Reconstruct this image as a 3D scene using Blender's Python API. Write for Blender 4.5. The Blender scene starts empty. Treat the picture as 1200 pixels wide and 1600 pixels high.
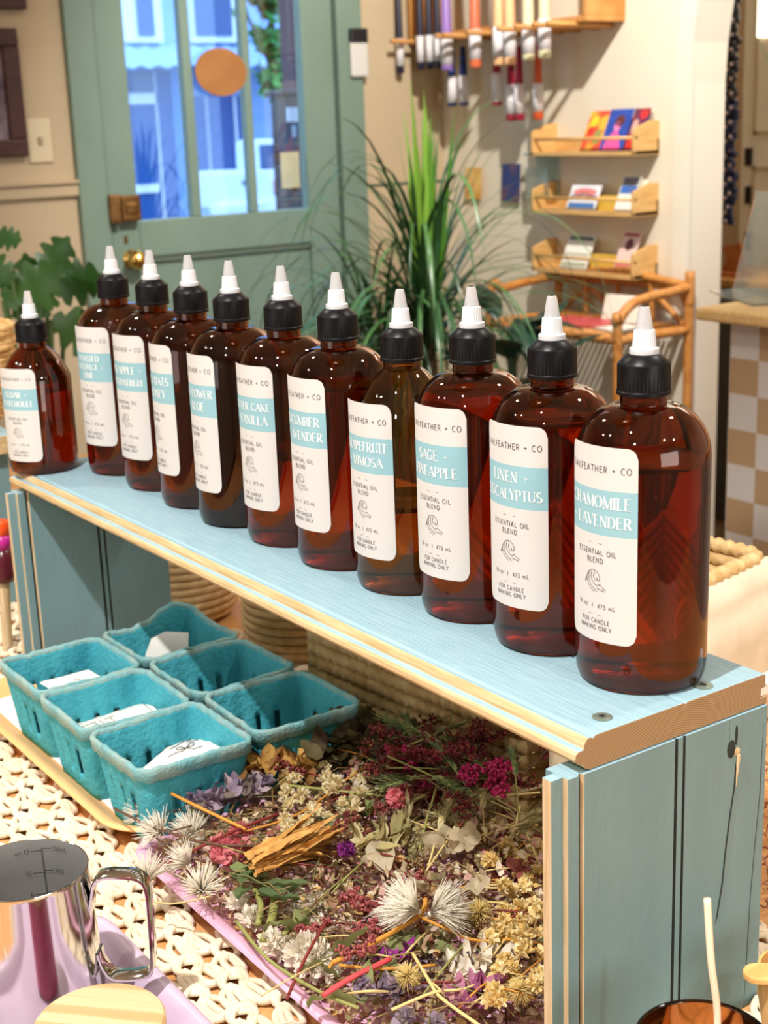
import bpy, math, random
from mathutils import Vector, Matrix
PI = math.pi
SC = bpy.context.scene
COL = SC.collection

# ------------------------------------------------------------------ camera
F, ZC = 2219.0, 0.5523
def _axes():
    p, ro, t = math.radians(15.34), math.radians(-2.17), math.radians(-34.3587)
    w = Vector((0, math.cos(p), -math.sin(p))); u0 = Vector((0, math.sin(p), math.cos(p))); r0 = Vector((1, 0, 0))
    r = math.cos(ro)*r0 + math.sin(ro)*u0; u = -math.sin(ro)*r0 + math.cos(ro)*u0
    R = Matrix.Rotation(t, 3, 'Z')
    return R @ r, R @ u, R @ w
CR, CU, CW = _axes()
CPOS = Vector((0, 0, ZC))
cam_d = bpy.data.cameras.new('camera'); cam = bpy.data.objects.new('camera', cam_d); COL.objects.link(cam)
cam.matrix_world = Matrix(((CR.x, CU.x, -CW.x, 0), (CR.y, CU.y, -CW.y, 0), (CR.z, CU.z, -CW.z, ZC), (0, 0, 0, 1)))
cam_d.sensor_fit = 'VERTICAL'; cam_d.sensor_height = 36.0; cam_d.sensor_width = 27.0
cam_d.lens = F*36/1600; cam_d.clip_start = 0.02; cam_d.clip_end = 200
cam_d.dof.use_dof = True; cam_d.dof.focus_distance = 0.93; cam_d.dof.aperture_fstop = 14.0
SC.camera = cam
def at(px, py, X=None, Y=None, Z=None):
    """the point of the place seen at a pixel of the photo, on the plane X=, Y= or Z="""
    d = CW + CR*((px-600)/F) + CU*((800-py)/F)
    k = X/d.x if X is not None else Y/d.y if Y is not None else (Z-ZC)/d.z
    return CPOS + d*k

# ------------------------------------------------------------------ light
vs = SC.view_settings
vs.view_transform = 'Standard'; vs.look = 'None'; vs.gamma = 1.0; vs.use_curve_mapping = False
vs.exposure = 0.0
SC.cycles.max_bounces = 24; SC.cycles.transmission_bounces = 24; SC.cycles.transparent_max_bounces = 24
SC.cycles.caustics_refractive = True; SC.cycles.caustics_reflective = False; SC.cycles.blur_glossy = 0.5
SC.cycles.sample_clamp_indirect = 4.0
W = bpy.data.worlds.new('dusk_sky'); SC.world = W; W.use_nodes = True
W.node_tree.nodes['Background'].inputs[0].default_value = (0.45, 0.68, 1.0, 1)
W.node_tree.nodes['Background'].inputs[1].default_value = 3.6
def aim(o, p): o.rotation_euler = (Vector(p) - o.location).to_track_quat('-Z', 'Y').to_euler()
def lamp(name, kind, loc, tgt, watts, col, **kw):
    d = bpy.data.lights.new(name, kind); d.energy = watts; d.color = col
    for k, v in kw.items(): setattr(d, k, v)
    o = bpy.data.objects.new(name, d); COL.objects.link(o); o.location = loc; aim(o, tgt); return o
WARM, SOFT = (1.0, 0.945, 0.87), (1.0, 0.97, 0.93)
lamp('track_spot', 'SPOT', (-0.36, 0.40, 1.86), (0.50, 0.85, 0.05), 188, (1, .975, .945), spot_size=math.radians(62), spot_blend=0.5, shadow_soft_size=0.022)
lamp('track_spot', 'SPOT', (-1.10, 1.55, 1.86), (0.55, 1.1, 0.2), 30, WARM, spot_size=math.radians(60), spot_blend=0.6, shadow_soft_size=0.03)
lamp('track_spot', 'SPOT', (0.55, -1.3, 1.86), (0.6, 0.6, 0.15), 46, SOFT, spot_size=math.radians(70), spot_blend=0.6, shadow_soft_size=0.06)
lamp('wall_spot', 'SPOT', (1.82, 1.86, 1.88), (2.85, 2.95, 0.55), 260, WARM, spot_size=math.radians(95), spot_blend=0.5, shadow_soft_size=0.03)
for dx, dy, dw in ((-1.4, -0.5, 70), (1.7, 0.5, 55), (0.3, 2.4, 55), (-1.2, 2.3, 40), (1.3, -1.6, 60)):
    lamp('downlight', 'SPOT', (dx, dy, 1.92), (dx, dy, 0), dw, WARM, spot_size=math.radians(140), spot_blend=0.7, shadow_soft_size=0.07)
lamp('added_fill', 'AREA', (-2.5, 0.9, 0.5), (0.6, 0.9, 0.1), 15, (.93, .96, 1.0), shape='RECTANGLE', size=1.8, size_y=1.2)  # added soft fill for the space under the riser; no window stands there
lamp('added_fill', 'AREA', (0.6, -2.3, 0.6), (0.6, 0.9, 0.1), 30, (1.0, .97, .93), shape='RECTANGLE', size=1.6, size_y=1.1)  # second added fill, from the rear, to lift the leg faces
lamp('back_room_lamp', 'AREA', (3.9, 2.2, 1.8), (3.9, 2.2, 0), 22, WARM, shape='RECTANGLE', size=0.8, size_y=1.2)

# ------------------------------------------------------------------ helpers
def lin(r, g, b):
    f = lambda c: (c/255/12.92 if c/255 <= .04045 else ((c/255+.055)/1.055)**2.4)
    return (f(r), f(g), f(b), 1)
class MB:
    def __init__(s): s.v = []; s.f = []; s.m = []
    def add(s, vs_, fs, mi=0, M=None):
        b = len(s.v)
        s.v += [tuple(M @ Vector(p)) for p in vs_] if M is not None else [tuple(p) for p in vs_]
        s.f += [tuple(b+i for i in f) for f in fs]; s.m += [mi]*len(fs); return s
    def box(s, a, b, mi=0, M=None):
        (x0, y0, z0), (x1, y1, z1) = a, b
        return s.add([(x0,y0,z0),(x1,y0,z0),(x1,y1,z0),(x0,y1,z0),(x0,y0,z1),(x1,y0,z1),(x1,y1,z1),(x0,y1,z1)],
              [(3,2,1,0),(4,5,6,7),(0,1,5,4),(1,2,6,5),(2,3,7,6),(3,0,4,7)], mi, M)
    def tube(s, pts, r, n=6, mi=0, closed=False, M=None, flat=1.0):
        pts = [Vector(p) for p in pts]; N = len(pts)
        if N < 2: return s
        rs = r if isinstance(r, (list, tuple)) else [r]*N
        T = []
        for i in range(N):
            a = pts[(i-1) % N] if closed or i > 0 else pts[i]; b = pts[(i+1) % N] if closed or i < N-1 else pts[i]
            t = b-a; T.append(t.normalized() if t.length > 1e-9 else Vector((0,0,1)))
        up = Vector((0,0,1)) if abs(T[0].z) < .9 else Vector((1,0,0))
        nrm = (up - T[0]*up.dot(T[0])).normalized(); vs_ = []
        for i in range(N):
            nrm = nrm - T[i]*nrm.dot(T[i])
            if nrm.length < 1e-6: nrm = T[i].orthogonal()
            nrm.normalize(); bi = T[i].cross(nrm)
            for k in range(n):
                a = 2*PI*k/n
                vs_.append(pts[i] + (nrm*math.cos(a)*flat + bi*math.sin(a))*rs[i])
        fs = []
        for i in range(N if closed else N-1):
            j = (i+1) % N
            for k in range(n): fs.append((i*n+k, i*n+(k+1) % n, j*n+(k+1) % n, j*n+k))
        if not closed: fs += [tuple(range(n))[::-1], tuple((N-1)*n+k for k in range(n))]
        return s.add(vs_, fs, mi, M)
    def lathe(s, prof, n=32, mi=0, M=None, rib=None, caps=True):
        """prof: (r, z) from bottom to top; rib(i, k) -> radius factor"""
        vs_, fs, ms = [], [], []
        for i, (r, z) in enumerate(prof):
            for k in range(n):
                a = 2*PI*k/n; q = r*(rib(i, k) if rib else 1)
                vs_.append((q*math.cos(a), q*math.sin(a), z))
        for i in range(len(prof)-1):
            for k in range(n): fs.append((i*n+k, i*n+(k+1) % n, (i+1)*n+(k+1) % n, (i+1)*n+k))
        if caps and prof[0][0] > 1e-6: fs.append(tuple(range(n))[::-1])
        if caps and prof[-1][0] > 1e-6: fs.append(tuple((len(prof)-1)*n+k for k in range(n)))
        return s.add(vs_, fs, mi, M)
    def prism(s, poly, z0, z1, mi=0, M=None, ms=None):
        n = len(poly); vs_ = [(x, y, z0) for x, y in poly] + [(x, y, z1) for x, y in poly]
        side = [(i, (i+1) % n, n+(i+1) % n, n+i) for i in range(n)]
        s.add(vs_, side + [tuple(range(n))[::-1], tuple(n+i for i in range(n))], mi, M)
        if ms: s.m[-(n+2):] = ms
        return s
    def grid(s, P, mi=0, M=None, wrap=False):
        nu, nv = len(P), len(P[0]); vs_ = [p for row in P for p in row]; fs = []
        for i in range(nu if wrap else nu-1):
            for j in range(nv-1):
                a, b = i*nv+j, ((i+1) % nu)*nv+j; fs.append((a, b, b+1, a+1))
        return s.add(vs_, fs, mi, M)
    def ball(s, c, r, n=8, m=5, mi=0, sq=(1,1,1)):
        c = Vector(c); prof = []
        for i in range(m+1):
            a = -PI/2 + PI*i/m; prof.append((max(math.cos(a)*r, 1e-7), math.sin(a)*r))
        return s.lathe(prof, n, mi, Matrix.Translation(c) @ Matrix.Diagonal((*sq, 1)))
    def mesh(s, name, mats):
        me = bpy.data.meshes.new(name); me.from_pydata(s.v, [], s.f)
        for m in (mats if isinstance(mats, (list, tuple)) else [mats]): me.materials.append(m)
        me.polygons.foreach_set('material_index', s.m); me.update(); return me
    def build(s, name, mats, parent=None, smooth=False, loc=None, angle=None):
        me = s.mesh(name, mats)
        if smooth:
            me.polygons.foreach_set('use_smooth', [True]*len(me.polygons))
            if angle: me.set_sharp_from_angle(angle=math.radians(angle))
        o = bpy.data.objects.new(name, me); COL.objects.link(o)
        if parent: o.parent = parent
        if loc is not None: o.location = loc
        return o
def tag(o, label, cat, group=None, kind=None):
    o['label'] = label; o['category'] = cat
    if group: o['group'] = group
    if kind: o['kind'] = kind
    return o
def thing(name, label, cat, loc=(0,0,0), rz=0, group=None):
    o = bpy.data.objects.new(name, None); COL.objects.link(o); o.location = loc; o.rotation_euler = (0,0,rz); o.empty_display_size = .05
    return tag(o, label, cat, group)
def struct(o): o['kind'] = 'structure'; return o
def bevel(o, w, n=2, ang=40):
    m = o.modifiers.new('bevel', 'BEVEL'); m.width = w; m.segments = n; m.limit_method = 'ANGLE'; m.angle_limit = math.radians(ang); return o
def dup(root, loc=None, rot=None, label=None, group=None, scale=None):
    r = root.copy(); COL.objects.link(r)
    if loc is not None: r.location = loc
    if rot is not None: r.rotation_euler = rot
    if scale is not None: r.scale = (scale,)*3
    if label: r['label'] = label
    if group: r['group'] = group
    for ch in root.children:
        c = ch.copy(); COL.objects.link(c); c.parent = r
        for g in ch.children:
            d = g.copy(); COL.objects.link(d); d.parent = c
    return r
def rrect(x0, y0, x1, y1, r, n=6):
    out = []
    for cx, cy, a in ((x1-r, y0+r, -90), (x1-r, y1-r, 0), (x0+r, y1-r, 90), (x0+r, y0+r, 180)):
        for i in range(n+1):
            b = math.radians(a+90*i/n); out.append((cx+r*math.cos(b), cy+r*math.sin(b)))
    return out
def smooth_path(pts, n=5):
    P = [Vector(p) for p in pts]; out = []
    for i in range(len(P)-1):
        a, b, c, d = P[max(i-1,0)], P[i], P[i+1], P[min(i+2,len(P)-1)]
        for k in range(n):
            t = k/n
            out.append(.5*((2*b)+(c-a)*t+(2*a-5*b+4*c-d)*t*t+(3*b-a-3*c+d)*t**3))
    return out+[P[-1]]

# ------------------------------------------------------------------ materials
def mk(name, col, rough=.5, metal=0, col2=None, scale=20, stretch=(1,1,1), mix=(.35,.65), bump=0, bscale=60, bstretch=None, spec=.5, trans=0,
       ior=1.45, island=None, coat=0, emit=0, detail=4, sub=0, jitter=0, sheen=0, tl=0):
    m = bpy.data.materials.new(name); m.use_nodes = True; nt = m.node_tree; N = nt.nodes; Lk = nt.links
    b = N['Principled BSDF']; I = b.inputs
    I['Base Color'].default_value = col; I['Roughness'].default_value = rough; I['Metallic'].default_value = metal
    I['Specular IOR Level'].default_value = spec; I['Transmission Weight'].default_value = trans; I['IOR'].default_value = ior
    I['Coat Weight'].default_value = coat; I['Sheen Weight'].default_value = sheen
    if sub: I['Subsurface Weight'].default_value = sub; I['Subsurface Radius'].default_value = (.004,.002,.001)
    if emit: I['Emission Color'].default_value = col; I['Emission Strength'].default_value = emit
    tc = N.new('ShaderNodeTexCoord')
    def noise(sc, st, det):
        mp = N.new('ShaderNodeMapping'); mp.inputs['Scale'].default_value = st; Lk.new(tc.outputs['Object'], mp.inputs[0])
        n = N.new('ShaderNodeTexNoise'); n.inputs['Scale'].default_value = sc; n.inputs['Detail'].default_value = det
        Lk.new(mp.outputs[0], n.inputs['Vector']); return n
    out = None
    if island:
        g = N.new('ShaderNodeNewGeometry'); r = N.new('ShaderNodeValToRGB'); r.color_ramp.interpolation = 'CONSTANT'
        el = r.color_ramp.elements
        while len(el) < len(island): el.new(.5)
        for i, c in enumerate(island): el[i].position = i/len(island); el[i].color = c
        Lk.new(g.outputs['Random Per Island'], r.inputs[0]); out = r.outputs[0]
        if jitter:
            h = N.new('ShaderNodeHueSaturation'); mm = N.new('ShaderNodeMath'); mm.operation = 'MULTIPLY_ADD'
            w = N.new('ShaderNodeTexWhiteNoise'); w.noise_dimensions = '1D'; Lk.new(g.outputs['Random Per Island'], w.inputs['W'])
            Lk.new(w.outputs['Value'], mm.inputs[0]); mm.inputs[1].default_value = jitter; mm.inputs[2].default_value = 1-jitter*.5
            Lk.new(mm.outputs[0], h.inputs['Value']); Lk.new(out, h.inputs['Color']); out = h.outputs[0]
    if col2:
        n = noise(scale, stretch, detail); r = N.new('ShaderNodeValToRGB')
        r.color_ramp.elements[0].position, r.color_ramp.elements[1].position = mix
        r.color_ramp.elements[0].color = col; r.color_ramp.elements[1].color = col2
        Lk.new(n.outputs['Fac'], r.inputs[0])
        if out is None: out = r.outputs[0]
        else:
            x = N.new('ShaderNodeMix'); x.data_type = 'RGBA'; x.inputs[0].default_value = .35
            Lk.new(out, x.inputs[6]); Lk.new(r.outputs[0], x.inputs[7]); out = x.outputs[2]
    if out is not None: Lk.new(out, I['Base Color'])
    if tl:
        x = N.new('ShaderNodeMixShader'); x.inputs[0].default_value = tl; tr = N.new('ShaderNodeBsdfTranslucent'); tr.inputs[0].default_value = col
        if out is not None: Lk.new(out, tr.inputs[0])
        Lk.new(b.outputs[0], x.inputs[1]); Lk.new(tr.outputs[0], x.inputs[2]); Lk.new(x.outputs[0], N['Material Output'].inputs[0])
    if bump:
        n = noise(bscale, bstretch or (1,1,1), 5); bp = N.new('ShaderNodeBump'); bp.inputs['Strength'].default_value = bump
        bp.inputs['Distance'].default_value = .002; Lk.new(n.outputs['Fac'], bp.inputs['Height']); Lk.new(bp.outputs[0], I['Normal'])
    return m
M = {}
M['cream_wall'] = mk('cream_wall', lin(232,223,204), .85, col2=lin(227,217,196), scale=2, bump=.15, bscale=120)
M['dim_cream_wall'] = mk('dim_cream_wall', lin(194,175,144), .85, col2=lin(188,168,137), scale=3, bump=.12, bscale=120)  # cream wall, its dimmer lighting put into a darker colour
M['white_trim'] = mk('white_trim', lin(232,225,208), .6)
M['green_paint'] = mk('green_paint', lin(120,141,126), .5, col2=lin(113,134,120), scale=4, bump=.05)
M['green_line'] = mk('green_line', lin(92,103,88), .7)
M['ceiling'] = mk('ceiling', lin(225,218,205), .9)
M['floor'] = mk('floor', lin(120,88,60), .6, col2=lin(95,68,45), scale=6, stretch=(1,8,1))
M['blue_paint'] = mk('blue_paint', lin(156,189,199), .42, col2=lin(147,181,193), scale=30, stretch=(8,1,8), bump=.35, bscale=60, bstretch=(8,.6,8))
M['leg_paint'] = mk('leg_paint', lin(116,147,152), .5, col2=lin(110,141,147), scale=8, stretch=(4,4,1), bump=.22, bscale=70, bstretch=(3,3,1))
M['bare_wood'] = mk('bare_wood', lin(214,190,146), .6, col2=lin(190,160,112), scale=40, stretch=(6,.5,6), bump=.2, bscale=80)
M['pale_wood'] = mk('pale_wood', lin(214,192,156), .6, col2=lin(190,160,116), scale=40, stretch=(6,6,.5), bump=.2, bscale=80)
M['dark_groove'] = mk('dark_groove', lin(42,48,46), .9)
M['honey_table'] = mk('honey_table', lin(222,170,112), .5, col2=lin(206,146,84), scale=9, stretch=(1.5,9,1), bump=.1)
M['black_plastic'] = mk('black_plastic', lin(11,11,13), .38, spec=.25, bump=.04, bscale=300)
M['metal'] = mk('metal', (.62,.61,.60,1), .10, 1)
M['brushed'] = mk('brushed', (.36,.35,.34,1), .42, .45, bump=.05, bscale=60, bstretch=(1,1,14))
M['screw'] = mk('screw', lin(120,130,118), .35, .3)
M['paper'] = mk('paper', lin(207,205,201), .75, bump=.05, bscale=200)
M['label_band'] = mk('label_band', lin(140,184,194), .7)
M['ink'] = mk('ink', lin(66,62,62), .8)
M['white_ink'] = mk('white_ink', lin(240,240,238), .8)
def endgrain():
    m = mk('end_grain', lin(190,145,92), .7, bump=.2, bscale=150); nt = m.node_tree; N = nt.nodes; Lk = nt.links
    tc = N.new('ShaderNodeTexCoord'); mp = N.new('ShaderNodeMapping'); mp.inputs['Location'].default_value = (-.60,0,-.30)
    w = N.new('ShaderNodeTexWave'); w.wave_type = 'RINGS'; w.rings_direction = 'Y'; w.inputs['Scale'].default_value = 240; w.inputs['Distortion'].default_value = .7; w.inputs['Detail'].default_value = 3
    w.inputs['Detail Scale'].default_value = 30
    r = N.new('ShaderNodeValToRGB'); r.color_ramp.elements[0].color = lin(136,108,76); r.color_ramp.elements[1].color = lin(172,142,104)
    Lk.new(tc.outputs['Object'], mp.inputs[0]); Lk.new(mp.outputs[0], w.inputs['Vector']); Lk.new(w.outputs['Fac'], r.inputs[0])
    Lk.new(r.outputs[0], N['Principled BSDF'].inputs['Base Color']); return m
M['end_grain'] = endgrain()
def glassy(name, col, ior, rough=.01):
    return mk(name, col, rough, trans=1, ior=ior)
M['amber_glass'] = glassy('amber_glass', (.45,.155,.045,1), 1.47)
M['olive_glass'] = glassy('olive_glass', (.50,.30,.10,1), 1.47)
M['amber_oil'] = glassy('amber_oil', (.99,.45,.09,1), 1.40)
M['red_oil'] = glassy('red_oil', (.98,.38,.07,1), 1.40)
M['dark_oil'] = glassy('dark_oil', (.38,.12,.07,1), 1.40)
M['yellow_oil'] = glassy('yellow_oil', (.78,.50,.10,1), 1.40)
M['white_plastic'] = mk('white_plastic', lin(212,215,219), .35, sub=.2)
M['clear_plastic'] = mk('clear_plastic', (.93,.95,.97,1), .28, trans=.62, ior=1.3)
def pane_mat():
    m = bpy.data.materials.new('window_glass'); m.use_nodes = True; nt = m.node_tree; N = nt.nodes; Lk = nt.links
    N.remove(N['Principled BSDF']); t = N.new('ShaderNodeBsdfTransparent'); t.inputs[0].default_value = (.93,.96,.97,1)
    g = N.new('ShaderNodeBsdfGlossy'); g.inputs['Roughness'].default_value = .02; x = N.new('ShaderNodeMixShader'); x.inputs[0].default_value = .06
    Lk.new(t.outputs[0], x.inputs[1]); Lk.new(g.outputs[0], x.inputs[2]); Lk.new(x.outputs[0], N['Material Output'].inputs[0]); return m
M['window_glass'] = pane_mat()
# ------------------------------------------------------------------ the room
XR, YD, ZF, ZT = 2.85, 3.75, -0.75, 1.95
X0, Y0 = -2.6, -2.4
struct(MB().box((X0-.1, Y0-.1, ZF-.1), (4.2, YD+.12, ZF)).build('floor', M['floor']))
struct(MB().box((X0-.1, Y0-.1, ZT), (4.2, YD+.12, ZT+.1)).build('ceiling', M['ceiling']))
struct(MB().box((X0-.1, Y0-.1, ZF), (X0, YD, ZT)).build('wall_left', M['cream_wall']))
struct(MB().box((X0, Y0-.1, ZF), (4.2, Y0, ZT)).build('wall_back', M['cream_wall']))
CL, CRR, DT = 1.585, 2.535, 1.36      # door casing left / right, top
struct(MB().box((X0, YD, ZF), (CL+.02, YD+.12, ZT)).box((CRR-.02, YD, ZF), (XR+.12, YD+.12, ZT)).box((CL, YD, DT-.02), (CRR, YD+.12, ZT)).build('wall_front', M['dim_cream_wall']))
# right wall with the round-topped arch
AY0, AR, AZ = 2.68, .90, .62
def arch_pts(grow=0, n=28):
    c = AY0-AR; out = [(AY0+grow, ZF)]
    for i in range(n+1):
        a = PI*i/n; out.append((c+(AR+grow)*math.cos(a), AZ+(AR+grow)*math.sin(a)))
    return out+[(AY0-2*AR-grow, ZF)]
def arch_wall():
    b = MB(); x0, x1 = XR, XR+.12
    b.box((x0, AY0, ZF), (x1, YD, ZT)).box((x0, Y0, ZF), (x1, AY0-2*AR, ZT))
    P = arch_pts()[1:-1]
    for (ya, za), (yb, zb) in zip(P, P[1:]):
        b.add([(x0,ya,za),(x0,yb,zb),(x0,yb,ZT),(x0,ya,ZT),(x1,ya,za),(x1,yb,zb),(x1,yb,ZT),(x1,ya,ZT)],
              [(0,3,2,1),(4,5,6,7),(0,1,5,4)])
    return b
struct(arch_wall().build('wall_right', M['cream_wall']))
def arch_trim():
    b = MB(); A, B = arch_pts(0), arch_pts(.052)
    for i in range(len(A)-1):
        (a0,a1),(b0,b1),(c0,c1),(d0,d1) = A[i], A[i+1], B[i+1], B[i]
        x, y = XR-.014, XR+.001
        b.add([(x,a0,a1),(x,b0,b1),(x,c0,c1),(x,d0,d1),(y,a0,a1),(y,b0,b1),(y,c0,c1),(y,d0,d1)], [(0,1,2,3),(0,4,5,1),(3,2,6,7),(4,7,6,5)])
    return b
struct(arch_trim().build('trim_1', M['white_trim']))
def rail(x0, x1, z0, z1):
    return MB().box((x0, YD-.016, z0+.008), (x1, YD+.002, z1-.006)).box((x0, YD-.026, z1-.008), (x1, YD+.002, z1)).box((x0, YD-.006, z0), (x1, YD+.002, z0+.01))
struct(rail(X0, CL, .383, .432).build('trim_2', M['dim_cream_wall'])); struct(MB().box((CRR, YD-.004, .360), (XR, YD+.002, .368)).build('trim_3', M['green_line']))
struct(MB().box((X0, YD-.015, ZF), (CL, YD+.002, ZF+.12)).build('baseboard_front', M['white_trim']))
struct(MB().box((XR-.015, AY0+.06, ZF), (XR+.001, YD-.02, ZF+.12)).build('baseboard_right', M['white_trim']))
# back room seen through the arch
struct(MB().box((4.0, .2, ZF), (4.1, YD, ZT)).build('wall_far', mk('far_wall', lin(205,180,150), .85, col2=lin(198,172,142), scale=3)))
struct(MB().box((XR+.12, YD, ZF), (4.1, YD+.1, ZT)).build('wall_side', M['dim_cream_wall']))
# ---- the green front door
def door():
    g = M['green_paint']
    c = MB(); yf = YD-.022
    c.box((CL, yf, ZF), (1.668, YD+.1, DT)).box((2.446, yf, ZF), (CRR, YD+.1, DT)).box((CL-.01, yf-.006, DT-.085), (CRR+.01, YD+.1, DT+.01))
    frame = c.build('door_1', g); bevel(frame, .004); struct(frame)
    L, R, B, T = 1.674, 2.440, ZF+.005, DT-.09
    y0, y1 = YD-.004, YD+.038
    gl, gr, gb, gt = 1.763, 2.331, .309, 1.15
    b = MB()
    b.box((L,y0,B), (gl,y1,T)).box((gr,y0,B), (R,y1,T)).box((gl,y0,gt), (gr,y1,T)).box((gl,y0,.206), (gr,y1,gb)).box((gl,y0,B), (gr,y1,-.56))
    b.box((gl-.005,y0+.014,-.565), (gr+.005,y1-.01,.21))
    b.box((1.936,y0+.004,gb), (1.966,y1-.004,gt)).box((2.131,y0+.004,gb), (2.155,y1-.004,gt))
    leaf = b.build('door_leaf', g, frame); bevel(leaf, .004)
    p = MB(); p.box((gl,y0+.018,gb), (1.936,y0+.022,gt)).box((1.966,y0+.018,gb), (2.131,y0+.022,gt)).box((2.155,y0+.018,gb), (gr,y0+.022,gt))
    p.build('pane', M['window_glass'], leaf)
    q = MB(); q.box((1.758, y0-.002, .196), (gr+.006, y0+.001, .2035)); q.build('panel_bead', M['green_line'], leaf)
    br = mk('old_bronze', lin(150,108,62), .4, .75, col2=lin(110,76,40), scale=30)
    k = MB().box((1.700, y0-.034, .312), (1.757, y0, .382)).box((1.664, y0-.036, .308), (1.697, y0, .386))
    k.box((1.712, y0-.040, .332), (1.745, y0-.032, .362)); lk = k.build('rim_lock', br, leaf); bevel(lk, .004)
    kb = MB().lathe([(.0,.062),(.018,.058),(.027,.046),(.028,.036),(.02,.024),(.011,.018),(.010,.006),(.026,.005),(.027,0)][::-1], 24, 0, Matrix.Translation((1.73, y0, .205)) @ Matrix.Rotation(PI/2, 4, 'X'))
    kb.build('door_knob', mk('brass', (.83,.55,.16,1), .16, 1), leaf, True)
    key = MB().box((1.712, y0-.003, .25), (1.722, y0, .27)); key.build('keyhole_plate', br, leaf)
door()
def oval(rx, rz, n=40): return [(rx*math.cos(2*PI*i/n), rz*math.sin(2*PI*i/n)) for i in range(n)]
o = MB().prism(oval(.083, .066), 0, .004, 0, Matrix.Translation((2.052, YD-.006, .707)) @ Matrix.Rotation(math.radians(3), 4, 'Y') @ Matrix.Rotation(PI/2, 4, 'X')).build('oval_sign', mk('kraft_card', lin(164,112,62), .8, col2=lin(154,102,54), scale=12))
tag(o, 'oval kraft brown sign stuck on the middle pane of the green door', 'sign')
def picture(x0, x1, z0, z1, label, cols):
    t = thing('framed_picture', label, 'picture', ((x0+x1)/2, YD, z0))
    w, d = .045, .025; hx = (x1-x0)/2; h = z1-z0
    b = MB().box((-hx,-d,0), (hx,-.001,w)).box((-hx,-d,h-w), (hx,-.001,h)).box((-hx,-d,w), (-hx+w,-.001,h-w)).box((hx-w,-d,w), (hx,-.001,h-w))
    bevel(b.build('frame', mk('dark_frame', lin(82,44,34), .4, col2=lin(64,34,26), scale=20, stretch=(1,1,6)), t), .004)
    MB().box((-hx+w-.002,-.010,w-.002), (hx-w+.002,-.002,h-w+.002)).build('print', mk('print_'+name_of(cols), cols[0], .5, col2=cols[1], scale=7, mix=(.42,.58)), t)
def name_of(c): return '%d' % int(c[0][0]*1000)
picture(1.13, 1.452, .499, .822, 'dark brown framed picture with grey print beside the light switch', (lin(150,130,140), lin(88,72,78)))
picture(1.12, 1.486, .868, 1.25, 'dark brown framed picture hung above the other frame, with pale mat', (lin(225,215,200), lin(180,160,140)))
t = thing('light_switch', 'cream toggle light switch plate on wall left of the green door', 'light switch', (1.492, YD, .487))
bevel(MB().box((-.034,-.007,-.006), (.034,-.0005,.108)).build('switch_plate', mk('switch_cream', lin(214,198,164), .4), t), .004)
bevel(MB().box((-.005,-.018,.043), (.005,-.006,.062)).build('toggle', mk('switch_toggle', lin(180,164,130), .4), t), .002)
t = thing('card_reader', 'small white and black card reader on right side of door frame', 'card reader', (2.514, YD-.022, .686))
bevel(MB().box((-.031,-.016,0), (.031,-.0005,.138)).build('housing', mk('reader_white', lin(208,206,200), .4), t), .006)
bevel(MB().box((-.031,-.018,.097), (.031,-.002,.140)).build('top_panel', mk('reader_black', lin(30,30,32), .4), t), .004)
o = MB().box((2.251, YD+.020, .371), (2.316, YD+.0212, .477)).build('paper_notice', mk('notice_paper', lin(222,210,176), .8)); tag(o, 'small buff paper notice taped to right pane of the green door', 'notice')

# ------------------------------------------------------------------ outside the door: the street at dusk
YB = 22.0
def exb(b, x0, y0, x1, y1, Y, d=.15, mi=0, grow=0):
    """a block whose front face spans the two seen corners at distance Y"""
    p, q = at(x0, y0, Y=Y), at(x1, y1, Y=Y)
    return b.box((min(p.x,q.x), Y, min(p.z,q.z)), (max(p.x,q.x), Y+d, max(p.z,q.z)), mi)
def part(nm, mt, par, rects, Y, d=.15):
    b = MB()
    for r in rects: exb(b, *r, Y, d)
    return b.build(nm, mt, par)
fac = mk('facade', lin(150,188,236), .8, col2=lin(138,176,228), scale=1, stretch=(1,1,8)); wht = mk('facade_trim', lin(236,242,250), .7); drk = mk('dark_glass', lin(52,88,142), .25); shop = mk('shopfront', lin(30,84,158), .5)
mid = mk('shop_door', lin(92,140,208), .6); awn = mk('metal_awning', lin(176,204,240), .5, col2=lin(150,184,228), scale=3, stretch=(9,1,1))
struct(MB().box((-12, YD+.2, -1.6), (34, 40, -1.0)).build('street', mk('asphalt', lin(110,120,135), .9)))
t = thing('street_building', 'blue clapboard shop across the street seen through the door glass', 'building', (0,0,0))
MB().box((4, YB+.2, -1.0), (19, YB+5, 9)).build('wall', fac, t)
part('window', wht, t, [(188,-40,256,66)], YB, .19); part('window', wht, t, [(294,-40,378,66)], YB, .19)
part('pane', drk, t, [(211,-38,243,56)], YB-.05, .2); part('pane', drk, t, [(302,-38,364,56)], YB-.05, .2)
def awning():
    b = MB(); p, q = at(180, 68, Y=YB), at(478, 108, Y=YB); x0, x1 = p.x-2, q.x+1.6; zt, zb = at(330, 70, Y=YB).z, at(330, 106, Y=YB-1).z
    n = 24
    for i in range(n):
        xa, xb = x0+(x1-x0)*i/n, x0+(x1-x0)*(i+1)/n; xm = (xa+xb)/2
        b.add([(xa,YB+.2,zt),(xm,YB+.2,zt+.05),(xb,YB+.2,zt),(xa,YB-1,zb),(xm,YB-1,zb+.05),(xb,YB-1,zb)], [(0,1,4,3),(1,2,5,4)])
    return b.build('awning', awn, t)
awning()
part('shop_window', shop, t, [(203,112,284,345)], YB-.04, .25); part('shop_window', shop, t, [(300,150,385,290)], YB-.04, .25)
part('window_frame', wht, t, [(202,146,246,162),(242,112,258,345),(202,290,250,300)], YB-.1, .1); part('window_frame', wht, t, [(322,150,333,300),(368,150,374,290)], YB-.1, .1)
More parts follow.
